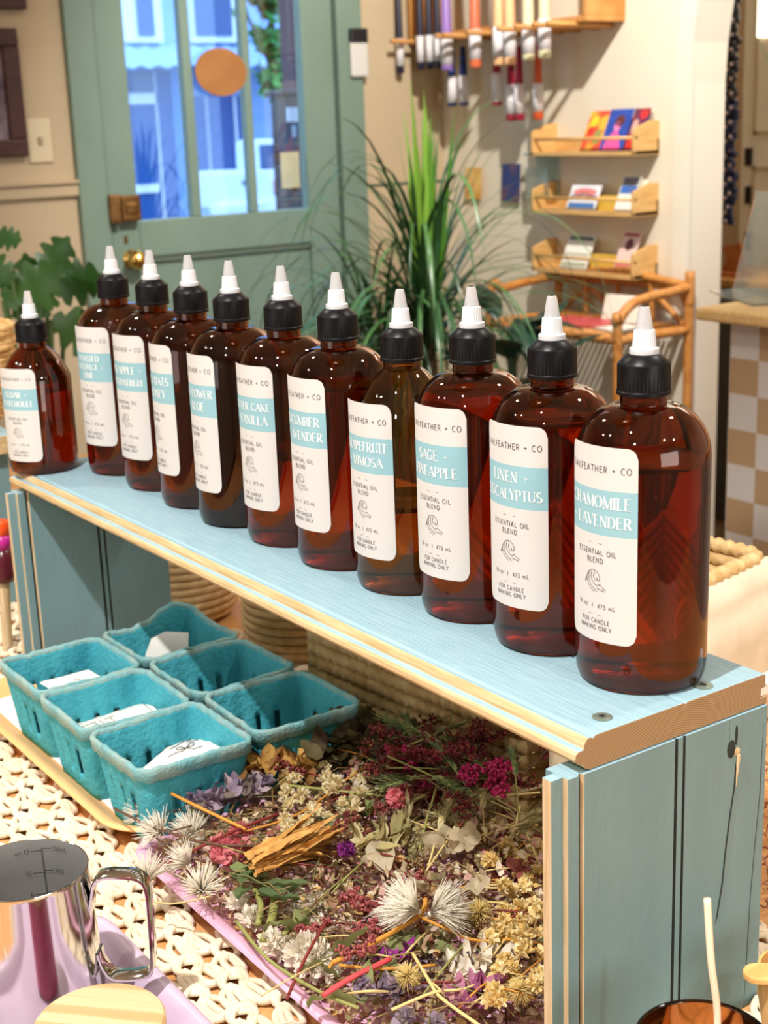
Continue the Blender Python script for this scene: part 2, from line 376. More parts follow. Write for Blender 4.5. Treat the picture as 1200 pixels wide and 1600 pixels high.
part('shop_door', mid, t, [(266,112,296,345)], YB-.08, .2); part('transom', drk, t, [(206,114,242,144)], YB-.07, .1)
# pickup truck
t = thing('pickup_truck', 'white pickup truck parked across the street, tail to the door', 'truck', (0,0,0)); YT = 15.0
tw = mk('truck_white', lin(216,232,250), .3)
b = MB(); exb(b, 350, 268, 447, 322, YT, .7); exb(b, 345, 318, 452, 332, YT-.1, .3); bevel(b.build('body', tw, t), .04)
b = MB(); exb(b, 402, 218, 446, 268, YT+.05, .6); bevel(b.build('cab', tw, t), .08)
part('rear_window', drk, t, [(408,226,438,262)], YT+.02, .1); part('tail_light', mk('tail_light', lin(190,40,60), .3), t, [(430,282,442,304)], YT-.03, .1)
part('tailgate_handle', mk('truck_dark', lin(70,90,120), .4), t, [(381,282,392,288)], YT-.03, .1)
for px in (372, 436):
    c = at(px, 332, Y=YT+.5); MB().lathe([(.12,-.12),(.36,-.12),(.38,0),(.36,.12),(.12,.12)], 20, 0, Matrix.Translation((c.x, c.y, c.z-.1)) @ Matrix.Rotation(PI/2, 4, 'Y')).build('wheel', mk('tyre', lin(30,32,36), .8), t, True)
# street tree
t = thing('street_tree', 'young green street tree beyond the right door pane', 'tree', (0,0,0))
rng = random.Random(4); b = MB(); YTr = 10.0
for (cx, cy, rr, nn) in ((420,5,20,150), (412,60,16,110), (428,75,18,110), (425,130,20,160), (432,100,14,60), (400,-30,40,200)):
    c = at(cx, cy, Y=YTr); R_ = rr*YTr/F*1.05
    for i in range(nn):
        p = c + Vector((rng.gauss(0,.5)*R_, rng.gauss(0,.5)*R_, rng.gauss(0,.55)*R_)); a = Vector((rng.uniform(-1,1), rng.uniform(-1,1), rng.uniform(-1,1))).normalized()*.055; q = a.orthogonal()*.6
        b.add([p-a, p+q*.8, p+a, p-q*.8], [(0,1,2,3)])
b.build('foliage', mk('leaf_green', lin(52,140,66), .6, island=[lin(44,140,64), lin(74,170,84), lin(30,104,56)]), t)
pa, pb = at(424, 30, Y=YTr), at(432, 230, Y=YTr); b = MB().tube([(pb.x, YTr, -1.0), (pb.x, YTr, pb.z), (pa.x, YTr, pa.z), (pa.x-.2, YTr, pa.z+.8)], [.035,.03,.025,.012], 8)
b.tube([(pa.x, YTr, pa.z-.4), (pa.x-.25, YTr, pa.z+.1), (pa.x-.35, YTr, pa.z+.5)], [.018,.012,.006]); b.build('trunk', mk('bark', lin(72,56,52), .9), t, True)
def post(x, y0, y1, w, Y, label, name, m):
    a_, b_ = at(x, y0, Y=Y), at(x, y1, Y=Y); hw = w/2*Y/F
    o = MB().box((a_.x-hw, Y, -1.0), (a_.x+hw, Y+.16, max(a_.z, b_.z))); o = o.build(name, m); tag(o, label, 'post'); return o
post(457, -60, 140, 19, 9.0, 'dark maroon painted porch post outside the right door pane', 'porch_post', mk('maroon', lin(74,46,58), .6))
t = thing('parking_kiosk', 'black parking pay kiosk on the pavement outside the right pane', 'kiosk', (0,0,0)); YK = 6.5
kb = mk('kiosk_black', lin(26,32,44), .4)
b = MB(); exb(b, 446, 148, 472, 236, YK, .14); exb(b, 452, 236, 466, 300, YK+.02, .1); p = at(459, 200, Y=YK); b.box((p.x-.05, YK+.02, -1.0), (p.x+.05, YK+.12, 0.35)); bevel(b.build('housing', kb, t), .006)
b = MB(); exb(b, 442, 140, 474, 149, YK-.02, .2); bevel(b.build('hood', kb, t), .01)
part('screen', mk('kiosk_white', lin(200,214,232), .5), t, [(449,168,453,190),(455,168,459,190),(461,168,465,190)], YK-.008, .01)
part('coin_plate', mk('kiosk_grey', lin(130,140,155), .4), t, [(456,196,463,214)], YK-.008, .01)
# ------------------------------------------------------------------ right wall: shelves, cards, tapers, rattan stand
oak = mk('shelf_oak', lin(222,180,116), .5, col2=lin(206,160,94), scale=14, stretch=(1,1,9), bump=.06)
def card(t_loc, w, h, lean, label, cols, rz=0, art=None, name='greeting_card', cat='card'):
    """a card leaning back against the wall X=XR: local x along -Y, z up"""
    Mx = Matrix.Rotation(lean, 4, 'Y')
    o = MB().box((-.001, -w/2, 0), (.0004, w/2, h), 0, Mx)
    ms = [mk(name+'_paper', cols[0], .5, col2=cols[1] if len(cols) > 1 else None, scale=22, mix=(.45,.55))]
    if art:
        for (k, pts, c) in art:
            ms.append(mk(name+'_art', c, .6)); i = len(ms)-1
            poly = [(-(y-.5)*w, z*h) for y, z in pts]
            o.add([(-.0016, y, z) for y, z in poly], [tuple(range(len(poly)))], i, Mx)
    o = o.build(name, ms); o.location = t_loc; o.rotation_euler = (0, 0, rz); return tag(o, label, cat)
def circ(cx, cy, rx, ry, n=16): return [(cx+rx*math.cos(2*PI*i/n), cy+ry*math.sin(2*PI*i/n)) for i in range(n)]
def wall_shelf(zb, h, label, y0=2.797, y1=3.218):
    t = thing('wall_shelf', label, 'shelf', (XR, (y0+y1)/2, zb), 0, 'oak card shelves on the right wall'); hy = (y1-y0)/2; d = .092; s = h/.088
    MB().box((-d, -hy, 0), (0, hy, .011)).build('base_board', oak, t)
    for sy in (-1, 1):
        y = sy*(hy-.006); P = [(0,.0), (0,h), (-.03,h), (-d,.76*h), (-d,0)]
        b = MB(); b.add([(x, y-.006, z) for x, z in P]+[(x, y+.006, z) for x, z in P], [(0,1,2,3,4), (9,8,7,6,5)]+[(i, i+5, (i+1)%5+5, (i+1)%5) for i in range(5)])
        bevel(b.build('end_panel', oak, t), .002)
    MB().tube([(-d+.006, -hy, .045*s), (-d+.006, hy, .045*s)], .0045, 8).build('rail', oak, t, True)
    MB().box((-.008, -hy, .011), (0, hy, .04)).build('back_board', oak, t)
    return t
wall_shelf(.443, .088, 'top oak wall shelf holding three bright illustrated cards')
wall_shelf(.283, .086, 'middle oak wall shelf with blue and white cards')
wall_shelf(.115, .090, 'lowest oak wall shelf above the rattan stand')
def cy(px, py, X=XR-.06): return at(px, py, X=X).y
def put(px0, px1, zb, h, *a, dx=0, **k):
    y0, y1 = (cy(px0, 220), cy(px1, 220)) if px0 > 5 else (px0, px1); return card((XR-.066+dx, (y0+y1)/2, zb+.0115), abs(y1-y0), h, .42, *a, **k)
put(908, 938, .443, .115, 'orange and yellow floral card, first on the top wall shelf', (lin(236,180,60), lin(214,80,50)), art=[(0, circ(.35,.75,.2,.13), lin(240,205,50)), (0, circ(.25,.5,.15,.1), lin(220,50,40)), (0, circ(.7,.35,.2,.2), lin(150,150,80))])
put(938, 974, .443, .118, 'blue card with brown haired figure in pink dress on the top wall shelf', (lin(46,72,160), lin(52,80,172)), art=[(0, [(.1,.02),(.9,.02),(.72,.3),(.58,.48),(.42,.48),(.25,.28)], lin(238,90,160)), (0, circ(.5,.58,.13,.12), lin(244,130,180)), (0, circ(.55,.72,.2,.14), lin(98,50,44))])
put(976, 1001, .443, .118, 'dark purple and red floral card beside the right end of the top wall shelf', (lin(84,50,88), lin(150,50,50)), art=[(0, circ(.65,.85,.25,.1), lin(205,50,50)), (0, circ(.3,.55,.2,.2), lin(206,160,150)), (0, [(.1,.03),(.9,.03),(.9,.3),(.1,.3)], lin(214,50,40))])
put(2.866, 2.814, .443, .116, 'plain white card at the right end of the top wall shelf', (lin(236,230,216),), dx=.014)
put(886, 932, .283, .075, 'card with pink arch over blue sea on the middle wall shelf', (lin(232,232,236),), art=[(0, [(.06,.06),(.94,.06),(.94,.26),(.06,.26)], lin(70,118,180)), (0, [(.06,.42),(.94,.42),(.94,.56),(.06,.56)], lin(60,66,110)), (0, circ(.5,.68,.4,.16), lin(226,130,130)), (0, circ(.5,.62,.22,.08), lin(240,214,200))])
put(962, 990, .283, .1, 'blue and white card at the right of the middle wall shelf', (lin(238,234,222),), art=[(0, [(.05,.5),(.95,.5),(.95,.72),(.05,.72)], lin(60,110,190)), (0, [(.05,.74),(.95,.74),(.95,.97),(.05,.97)], lin(120,116,124)), (0, circ(.6,.6,.16,.1), lin(236,236,240))])
put(2.870, 2.818, .283, .09, 'cream card tucked behind the end panel of the middle shelf', (lin(232,224,200),), dx=.014)
put(876, 918, .115, .1, 'white card with green text lines on the lowest wall shelf', (lin(236,234,222),), art=[(0, [(.05,.86),(.95,.86),(.95,.97),(.05,.97)], lin(70,92,72)), (0, [(.05,.08),(.95,.08),(.95,.2),(.05,.2)], lin(170,176,150)), (0, [(.05,.4),(.95,.4),(.95,.48),(.05,.48)], lin(190,190,165))])
put(960, 988, .115, .118, 'pale pink card with dark red drawing on the lowest wall shelf', (lin(228,198,186),), art=[(0, circ(.5,.7,.22,.15), lin(110,52,54)), (0, [(.1,.9),(.9,.9),(.9,.97),(.1,.97)], lin(160,60,70)), (0, [(.05,.06),(.95,.06),(.95,.22),(.05,.22)], lin(200,90,100))])
def box_on(px0, px1, zb, h, label):
    y0, y1 = cy(px0, 330), cy(px1, 330); o = MB().box((XR-.05, min(y0,y1), zb+.0112), (XR-.012, max(y0,y1), zb+h)).build('gift_box', mk('yellow_box', lin(226,190,80), .6, col2=lin(214,170,60), scale=9)); tag(o, label, 'box')
box_on(930, 962, .283, .05, 'small yellow box between the cards on the middle wall shelf')
box_on(918, 960, .115, .055, 'long yellow box between the cards on the lowest wall shelf')
# cards clipped to the wall behind the plant
def wallcard(px0, py0, px1, py1, label, cols, lean=.05):
    p, q = at(px0, py1, X=XR-.012), at(px1, py0, X=XR-.012); card((XR-.014, (p.y+q.y)/2, min(p.z,q.z)), abs(p.y-q.y), abs(p.z-q.z), lean, label, cols, name='wall_card')
wallcard(784, 256, 812, 314, 'dark blue patterned card on the wall behind the strappy plant', (lin(40,58,112), lin(96,70,92)))
wallcard(728, 262, 752, 310, 'yellow card on the wall half hidden by the strappy plant', (lin(226,186,110), lin(206,150,70)))
# clear acrylic holder beside the shelves
acr = mk('acrylic', (.88,.95,.93,1), .05, trans=.92, ior=1.2)
t = thing('acrylic_holder', 'clear acrylic holder on the wall left of the oak shelves', 'holder', (XR-.002, 3.24, .32)); b = MB().box((-.05,-.05,0), (-.002,.05,.004)).box((-.006,-.05,0), (-.002,.05,.135)).box((-.05,-.05,.004), (-.046,.05,.09)); b.build('tray', acr, t)
MB().box((-.052,-.054,.122), (-.002,.054,.128)).build('rim', mk('acrylic_edge', (.25,.36,.33,1), .2), t)
# taper rack
rk = mk('rack_wood', lin(206,150,84), .5, col2=lin(186,128,64), scale=14, stretch=(1,9,1))
t = thing('taper_rack', 'wooden wall rack the taper candles hang from', 'rack', (XR, 3.33, .79))
b = MB().box((-.14,-.40,0), (0,.40,.016)); bevel(b.build('rack_board', rk, t), .003)
for y in (-.40, .385):
    MB().box((-.14, y, .016), (0, y+.016, .34)).build('rack_side', rk, t)
for y in (-.35, -.295, -.22, -.147, -.01, .10, .135, .36): MB().tube([(0,y,-.008),(-.235,y,-.002)], .0075, 10).build('peg', rk, t, True)
MB().box((-.14,-.40,.26), (0,.40,.276)).build('rack_board', rk, t); MB().tube([(-.16,-.40,.30),(-.16,.40,.30)], .006, 8).build('hanging_rail', rk, t, True)
TC = dict(navy=lin(28,30,52), violet=lin(150,118,190), orange=lin(218,112,74), peach=lin(240,190,140), ivory=lin(226,222,180), cobalt=lin(30,62,140), crimson=lin(150,24,52), rust=lin(196,84,36))
tm = {k: mk('wax_'+k, c, .4, sub=.15) for k, c in TC.items()}; band = mk('taper_band', lin(226,222,224), .7)
def taper(px, ybot, band0, band1, col, X, label, w=.034):
    bot = at(px, ybot, X=X); zb0, zb1 = at(px, band1, X=X).z-bot.z, at(px, band0, X=X).z-bot.z
    L_ = (.778 if X > 2.76 else 1.085)-bot.z; top = min(.2, L_-.02) if X > 2.76 else L_
    t = thing('taper_candle', label, 'candle', bot); r = w/2
    k = MB().lathe([(r*.86,0),(r,.004),(r,.03),(r*.55,top),(r*.2,top+.006)], 16, 0); k.build('wax', tm[col], t, True)
    q = MB().lathe([(r+.0006,zb0),(r+.0006,zb1)], 16, 0); q.build('paper_band', band, t, True)
    MB().tube([(0,0,top),(0,0,max(top+.02, L_))], .0012, 5).build('wick', mk('wick', lin(226,218,200), .9), t)
for a in ((626,115,60,103,'navy','leftmost navy taper candle, hanging alone on the rack'), (658,109,56,97,'navy','navy taper candle, left one of the close trio'), (672,108,55,96,'navy','navy taper candle in the middle of the close trio'),
          (685,107,54,95,'navy','navy taper candle beside the violet one'), (699,110,53,101,'violet','violet taper candle hanging beside the navy ones'), (743,106,46,93,'orange','orange taper candle hanging alone mid rack'),
          (780,102,42,90,'peach','peach taper candle, left of the peach pair'), (797,101,41,89,'peach','peach taper candle, right of the peach pair'), (826,94,38,84,'ivory','ivory taper candle beside the peach pair'), (851,91,30,78,'ivory','ivory taper candle at the right end of the rack')):
    taper(a[0], a[1], a[2], a[3], a[4], 2.69 if a[0] > 630 else 2.668, a[5], .023 if a[4] == 'navy' else .035)
for a in ((707,166,119,161,'cobalt','cobalt blue taper candle, left of the lower blue pair'), (725,165,118,160,'cobalt','cobalt blue taper candle, right of the lower blue pair'), (777,165,114,159,'crimson','short crimson taper candle hung under the peach pair'),
          (799,189,132,178,'crimson','crimson taper candle, left of the lower crimson pair'), (812,188,131,177,'crimson','crimson taper candle, right of the lower crimson pair'), (841,187,130,174,'rust','rust orange taper candle at lower right of the rack')):
    taper(a[0], a[1], a[2], a[3], a[4], 2.765, a[5], .030)
# rattan stand under the shelves
rat = mk('rattan', lin(204,142,74), .5, col2=lin(180,116,52), scale=60, stretch=(1,1,1), bump=.1)
def rattan():
    t = thing('rattan_stand', 'honey rattan magazine stand below the oak wall shelves', 'stand', (0,0,0))
    xf, xb = 2.56, 2.82
    A = at(965, 528, X=xf); zs = A.z; yn = A.y; yf = yn+.52      # near front post, shelf height
    r = .013
    P = lambda pts, rr=r, nm='frame': MB().tube(smooth_path(pts, 6), rr, 10).build(nm, rat, t, True)
    bt = ZF
    zt = at(1000, 442, X=xb).z
    P([(xf,yn,bt),(xf,yn,zs),(xf,yn,zs+.035),(xf+.06,yn,zs+.085),(xb-.05,yn,zs+.10),(xb,yn,zs+.105)], r, 'front_leg')
    P([(xb,yn,bt),(xb,yn,zs+.1),(xb,yn,zt-.05),(xb,yn+.03,zt-.008),(xb,yn+.09,zt),(xb,yf-.09,zt),(xb,yf-.03,zt-.01),(xb,yf,zt-.06),(xb,yf,bt)], r, 'back_hoop')
    P([(xf,yf,bt),(xf,yf,zs+.035),(xf+.06,yf,zs+.085),(xb,yf,zs+.105)], r, 'front_leg')
    P([(xb,yn,zs+.108),(xb-.02,(yn+yf)/2-.1,zs+.13),(xb-.03,yn+.2,zs+.14),(xb-.02,yf-.1,zs+.12),(xb,yf,zs+.108)], r*.9, 'gallery_rail')
    for y in (yn, yf): P([(xf,y,zs-.008),(xb,y,zs-.008)], r*.9, 'shelf_rail')
    P([(xf,yn,zs-.008),(xf,yf,zs-.008)], r*.9, 'shelf_rail')
    b = MB()
    for i in range(26): y = yn+.012+i*(yf-yn-.024)/25; b.tube([(xf,y,zs),(xb,y,zs)], .0055, 6)
    b.build('shelf_slats', rat, t, True)
    for dy in (.13, .26, .39): P([(xb-.005,yn+dy,zs),(xb-.012,yn+dy,zs+.132)], .008, 'spindle')
    P([(xb,yn+.02,zt-.1),(xb,yn+.14,zt-.03),(xb,yn+.26,zt-.1),(xb,yn+.38,zt-.03),(xb,yf-.02,zt-.1)], .008, 'scroll')
    P([(xf,yn,-.5),(xb,yn,-.5)], r*.9, 'stretcher'); P([(xf,yf,-.5),(xb,yf,-.5)], r*.9, 'stretcher'); P([(xf,yn,-.5),(xf,yf,-.5)], r*.9, 'stretcher')
    z = zs+.0065
    o = MB().box((-.07,-.10,0), (.07,.10,.006)).build('magazine', mk('red_cover', lin(206,96,92), .5, col2=lin(190,66,74), scale=16)); o.location = (xf+.1, yn+.24, z); o.rotation_euler = (0,0,.25); tag(o, 'pink red booklet lying on the rattan stand', 'booklet')
    o = MB().box((-.05,-.05,0), (.05,.05,.004)).build('booklet', mk('white_cover', lin(232,226,214), .5)); o.location = (xf+.085, yn+.075, z); o.rotation_euler = (0,0,-.2); tag(o, 'white booklet lying at the near end of the rattan stand', 'booklet')
    o = MB().box((-.003,-.06,0), (.003,.06,.075)).build('note_card', mk('cream_card', lin(236,228,210), .6)); o.location = (xf+.17, yn+.17, z); o.rotation_euler = (0,.3,.15); tag(o, 'cream card propped upright on the rattan stand', 'card')
rattan()
# ---- beyond the arch
o = MB(); p0, p1 = at(1143, -20, X=3.45), at(1137, 345, X=3.45)
def scarf():
    t = thing('beaded_garland', 'black and navy beaded garland hanging beyond the arch', 'garland', (3.45, (p0.y+p1.y)/2, 0))
    rg = random.Random(2); b = MB(); c = MB(); d = MB(); L_ = p0.z-p1.z; n = 56
    for i in range(n):
        z = p1.z+L_*i/n*1.15; w = .021 if i > 4 else .008+.003*i
        for k in range(3):
            yy = (k-1)*w*.8+rg.uniform(-.003,.003)+(p0.y-p1.y)*(i/n-.5)
            (b if i > 25 else c).ball((rg.uniform(-.012,.012), yy, z+rg.uniform(-.004,.004)), .0125, 8, 5)
            if (i+k) % 3 == 0: d.ball((-.016, yy, z), .0065, 6, 4)
    b.build('black_beads', mk('bead_black', lin(26,22,26), .3), t, True); c.build('navy_beads', mk('bead_navy', lin(24,30,62), .25), t, True); d.build('pale_beads', mk('bead_pale', lin(186,160,152), .5), t, True)
    MB().tube([(0, 0, p1.z+.02), (0, (p0.y-p1.y), ZT)], .002, 5).build('cord', M['black_plastic'], t)
scarf()
def far_door():
    ya, yb = at(1166, 200, X=3.99).y, at(1166, 200, X=3.99).y-.8
    fr = MB().box((3.965, yb, ZF), (3.999, ya, 1.3)).build('door_2', M['cream_wall']); struct(fr); bevel(fr, .004)
    b = MB()
    for z0, z1 in ((at(1185,210,X=3.96).z, 1.1), (-.6, at(1185,260,X=3.96).z)):
        b.box((3.958, yb+.1, z0), (3.966, ya-.06, z0+.012)).box((3.958, yb+.1, z1-.012), (3.966, ya-.06, z1)).box((3.958, ya-.072, z0), (3.966, ya-.06, z1)).box((3.958, yb+.1, z0), (3.966, yb+.112, z1))
    b.build('panel_moulding', M['dim_cream_wall'], fr)
    hb = mk('black_iron', lin(44,38,34), .5, .6)
    for y in (245, 305, 376):
        p = at(1170, y, X=3.96); MB().box((3.952, p.y-.012, p.z-.03), (3.966, p.y+.012, p.z+.03)).build('hinge', hb, fr)
    q = at(1199, 24, X=3.99); r = MB().box((3.955, q.y-.3, q.z-.07), (3.962, q.y+.012, q.z+.3)).build('window_1', mk('lit_window', lin(255,244,216), .5, emit=3.0)); struct(r)
far_door()
p = at(1140, 437, X=3.7); o = MB().box((3.6, p.y-.35, p.z-.014), (3.995, p.y+.13, p.z+.014)).build('wood_ledge', rk); bevel(o, .004); tag(o, 'short wooden wall ledge beyond the arch', 'shelf')
q = at(1146, 428, X=3.7); t = thing('wooden_stand', 'small orange brown wooden stand on the ledge beyond the arch', 'stand', (3.7, q.y, p.z+.0142)); ww = mk('stand_wood', lin(182,108,50), .5, col2=lin(160,88,36), scale=20)
bevel(MB().box((-.04,-.05,0), (.04,.05,.014)).build('base', ww, t), .003); bevel(MB().prism([(-.05,.014),(.045,.014),(.03,.06),(.05,.095),(-.03,.11),(-.045,.07)], -.006, .006, 0, Matrix.Rotation(PI/2, 4, 'Z') @ Matrix.Rotation(PI/2, 4, 'X')).build('back', ww, t), .002)
p = at(1130, 470, X=3.6); o = MB().box((3.45, p.y-.4, ZF), (3.98, p.y+.16, p.z+.03)).build('dark_cabinet', mk('dark_cabinet', lin(78,72,64), .6)); bevel(o, .005); tag(o, 'dark low cabinet in the room beyond the arch', 'cabinet')
# yucca whose leaf tip shows at the top right
p = at(1172, 40, X=3.1); t = thing('potted_yucca', 'spiky green plant whose leaf tip shows at the top right beyond the arch', 'plant', (3.25, p.y-.36, .2)); b = MB()
for i in range(9):
    a = 2*PI*i/9+.2; b2 = [Vector((0,0,.2)), Vector((.10*math.cos(a), .10*math.sin(a), .42)), Vector((.24*math.cos(a), .24*math.sin(a), .55))]
    b.tube(smooth_path(b2, 4), [.012,.014,.015,.015,.014,.012,.008,.004,.001], 4, flat=.3)
q = p-Vector((3.25, p.y-.36, .2)); b.tube(smooth_path([(0,0,.15), (q.x*.3, q.y*.55, q.z*.45), q], 4), [.012,.014,.015,.015,.014,.012,.008,.004,.001], 4, flat=.3)
b.build('foliage', mk('yucca', lin(60,84,58), .5), t, True); MB().lathe([(.06,0),(.085,.2),(.09,.2),(.08,.18),(.0,.17)], 24).build('pot', mk('clay', lin(186,120,84), .8), t, True)
o = MB().box((3.1, p.y-.55, ZF), (3.42, p.y-.2, .2)).build('plant_stool', ww); bevel(o, .01); tag(o, 'wooden stool under the spiky plant beyond the arch', 'stool')
# ---- the sales counter
def counter():
    z = .20; c = at(1085, 480, Z=z); t = thing('sales_counter', 'sales counter with tan and white checked front and wood top', 'counter', (0,0,0))
    n = MB().box((c.x, c.y-1.6, z-.024), (c.x+.62, c.y, z)); w = mk('woven_top', lin(226,192,134), .6, col2=lin(206,166,104), scale=110, stretch=(1,1,4), bump=.2)
    bevel(n.build('counter_top', w, t), .006)
    chk = bpy.data.materials.new('check_cloth'); chk.use_nodes = True; nt = chk.node_tree; k = nt.nodes.new('ShaderNodeTexChecker'); tc = nt.nodes.new('ShaderNodeTexCoord'); mp = nt.nodes.new('ShaderNodeMapping')
    s = .0675; k.inputs['Scale'].default_value = 1/s; mp.inputs['Location'].default_value = (.0, -(c.y-.045)+.001, -(z-.026)+.001)
    k.inputs['Color1'].default_value = lin(176,146,110); k.inputs['Color2'].default_value = lin(206,198,192)
    nt.links.new(tc.outputs['Object'], mp.inputs[0]); nt.links.new(mp.outputs[0], k.inputs[0]); b = nt.nodes['Principled BSDF']; nt.links.new(k.outputs[0], b.inputs[0]); b.inputs['Roughness'].default_value = .8
    MB().box((c.x+.05, c.y-1.56, ZF), (c.x+.56, c.y-.045, z-.0245)).build('checked_front', chk, t)
    g = at(1168, 466, Z=z+.001); t2 = thing('acrylic_stand', 'clear slanted acrylic sign holder on the sales counter', 'sign holder', (g.x+.02, g.y, z), -.5)
    b = MB().box((-.05,-.12,.0005), (.06,.12,.004)); b.box((-.002,-.12,0), (.002,.12,.2), 0, Matrix.Rotation(.22, 4, 'Y')); b.build('panel', acr, t2)
counter()
# ------------------------------------------------------------------ plants
def strap_leaf(b, base, az, el, L_, w, droop, mi=0, n=12, twist=0):
    """a long arching strap leaf"""
    p = Vector(base); d = Vector((math.cos(az)*math.cos(el), math.sin(az)*math.cos(el), math.sin(el))); st = L_/n; rows = []
    for i in range(n+1):
        t = i/n; ww = w*min(1, .45+t*3)*(1-t**3)+.0006
        side = Vector((-math.sin(az), math.cos(az), 0)); up = side.cross(d)
        rows.append([p-side*ww*.5+up*ww*.12, p, p+side*ww*.5+up*ww*.12])
        p = p+d*st; d = (d+Vector((0,0,-droop*st*(.4+1.6*t)))).normalized()
        az += twist/n
    b.grid(rows, mi)
def dracaena():
    c = at(668, 560, Y=2.95); t = thing('dracaena', 'tall strappy green plant in the corner between door and wall rack', 'plant', (c.x, c.y, ZF)); z0 = c.z-ZF
    rg = random.Random(11); b = MB(); g = MB()
    for i in range(150):
        k = i/150; az = rg.uniform(0, 2*PI); el = rg.uniform(.35, 1.45)
        strap_leaf(b, (rg.gauss(0,.012), rg.gauss(0,.012), z0+rg.uniform(-.06,.16)), az, el, rg.uniform(.42,.80), rg.uniform(.007,.015), rg.uniform(2.4,7.5), 0, 12, rg.uniform(-.4,.4))
    for i in range(46):
        az = rg.uniform(0, 2*PI); q = at(600, 545, Y=3.05)
        strap_leaf(b, (q.x-c.x+rg.gauss(0,.02), q.y-c.y+rg.gauss(0,.02), z0+rg.uniform(-.12,.05)), az, rg.uniform(.5,1.4), rg.uniform(.3,.55), rg.uniform(.011,.017), rg.uniform(2.5,6), 0, 11)
    for i in range(26):
        strap_leaf(g, (rg.gauss(0,.012), rg.gauss(0,.012), z0+rg.uniform(.12,.2)), rg.uniform(0,2*PI), rg.uniform(1.40,1.56), rg.uniform(.30,.52), rg.uniform(.014,.021), rg.uniform(.0,.25), 0, 9)
    b.build('foliage', mk('dracaena_leaf', lin(44,84,48), .35, col2=lin(66,106,58), scale=5, island=[lin(38,78,44), lin(52,94,54), lin(70,108,60), lin(34,66,42)]), t, True)
    g.build('new_growth', mk('dracaena_new', lin(104,150,50), .4, island=[lin(96,144,44), lin(120,164,58), lin(80,128,40)]), t, True)
    MB().tube([(0,0,.3),(.01,0,z0*.6),(0,0,z0+.1)], [.03,.026,.022], 12).build('stem', mk('cane', lin(120,100,72), .8, bump=.3, bscale=30), t, True)
    q = at(600, 545, Y=3.05); MB().tube([(-.02,.03,.32),(q.x-c.x,q.y-c.y,z0-.05)], [.02,.016], 10).build('stem', M['honey_table'], t, True)
    MB().lathe([(.11,0),(.128,.32),(.138,.32),(.138,.345),(.122,.345),(.12,.30),(0,.30)], 32).build('pot', mk('terracotta', lin(180,112,78), .8), t, True, angle=40)
dracaena()
def ovate(b, base, az, el, L_, w, mi=0, curve=.4):
    rows = []; n = 8; p = Vector(base); d = Vector((math.cos(az)*math.cos(el), math.sin(az)*math.cos(el), math.sin(el)))
    for i in range(n+1):
        t = i/n; ww = w*math.sin(PI*min(1, t*.96+.02))**.8*.5+.0005; s = Vector((-math.sin(az), math.cos(az), 0)); up = s.cross(d)
        rows.append([p-s*ww+up*ww*.25, p-s*ww*.5+up*ww*.08, p, p+s*ww*.5+up*ww*.08, p+s*ww+up*ww*.25]); p = p+d*L_/n; d = (d+Vector((0,0,-curve/n))).normalized()
    b.grid(rows, mi)
def broadleaf():
    c = at(800, 560, Y=2.75); t = thing('broad_leaf_plant', 'dark glossy broad leaved plant right of the strappy one', 'plant', (c.x, c.y, ZF)); z0 = c.z-ZF; rg = random.Random(5); b = MB(); s = MB()
    for i in range(30):
        az = rg.uniform(0, 2*PI); zz = z0+rg.uniform(-.25,.11); r = rg.uniform(.03,.11); q = Vector((r*math.cos(az), r*math.sin(az), zz))
        ovate(b, q, az, rg.uniform(-.2,.9), rg.uniform(.11,.17), rg.uniform(.06,.085), 0, 1.0); s.tube([(0,0,zz-.1), q], .003, 5)
    b.build('foliage', mk('rubber_leaf', lin(28,52,42), .22, col2=lin(40,66,50), scale=12), t, True); s.tube([(0,0,.2),(0,0,z0)], .012, 8); s.build('stem', mk('green_stem', lin(64,80,48), .6), t, True)
    MB().lathe([(.065,0),(.08,.22),(.086,.22),(.078,.2),(0,.19)], 28).build('pot', mk('grey_pot', lin(150,146,138), .7), t, True, angle=40)
broadleaf()
def monstera():
    c = at(52, 520, Y=2.75); t = thing('monstera', 'green split leaf plant behind the leftmost bottle', 'plant', (c.x, c.y, ZF)); z0 = c.z-ZF; b = MB(); s = MB()
    def leaf(px, py, L_, ang, tilt):
        q = at(px, py, Y=2.75+tilt*.05); o = Vector((q.x-c.x, q.y-c.y, q.z-ZF))
        R_ = CR*math.cos(ang)+CU*math.sin(ang); U_ = -CR*math.sin(ang)+CU*math.cos(ang); rows = []; n = 12
        for i in range(n+1):
            k = i/n; w = L_*.44*math.sin(PI*min(1,(k*.95+.04)))**.7
            if i % 3 == 2: w *= .5
            bend = -CW*(-.12*L_*math.sin(PI*k)) ; p = o+R_*L_*k+bend
            rows.append([p-U_*w+CW*.25*w, p, p+U_*w+CW*.25*w])
        b.grid(rows); s.tube([o, o*.6+Vector((0,0,z0*.2)), (0,0,.5)], .005, 6)
    for a in ((5,470,.13,.5,0), (60,430,.10,.9,1), (72,445,.12,.15,2), (30,500,.12,1.1,1), (80,500,.12,-.35,0), (-12,366,.06,-.2,1), (100,505,.07,.1,2), (55,495,.11,2.2,3), (48,470,.10,1.7,2), (20,440,.09,2.6,0)): leaf(*a)
    b.build('foliage', mk('monstera_leaf', lin(48,92,40), .35, col2=lin(66,112,50), scale=9), t, True); s.build('stem', M['leg_paint'] if False else mk('monstera_stem', lin(76,104,56), .6), t, True)
    MB().lathe([(.12,0),(.16,.5),(.17,.5),(.15,.46),(0,.46)], 28).build('pot', mk('pale_pot', lin(206,196,180), .7), t, True, angle=40)
monstera()

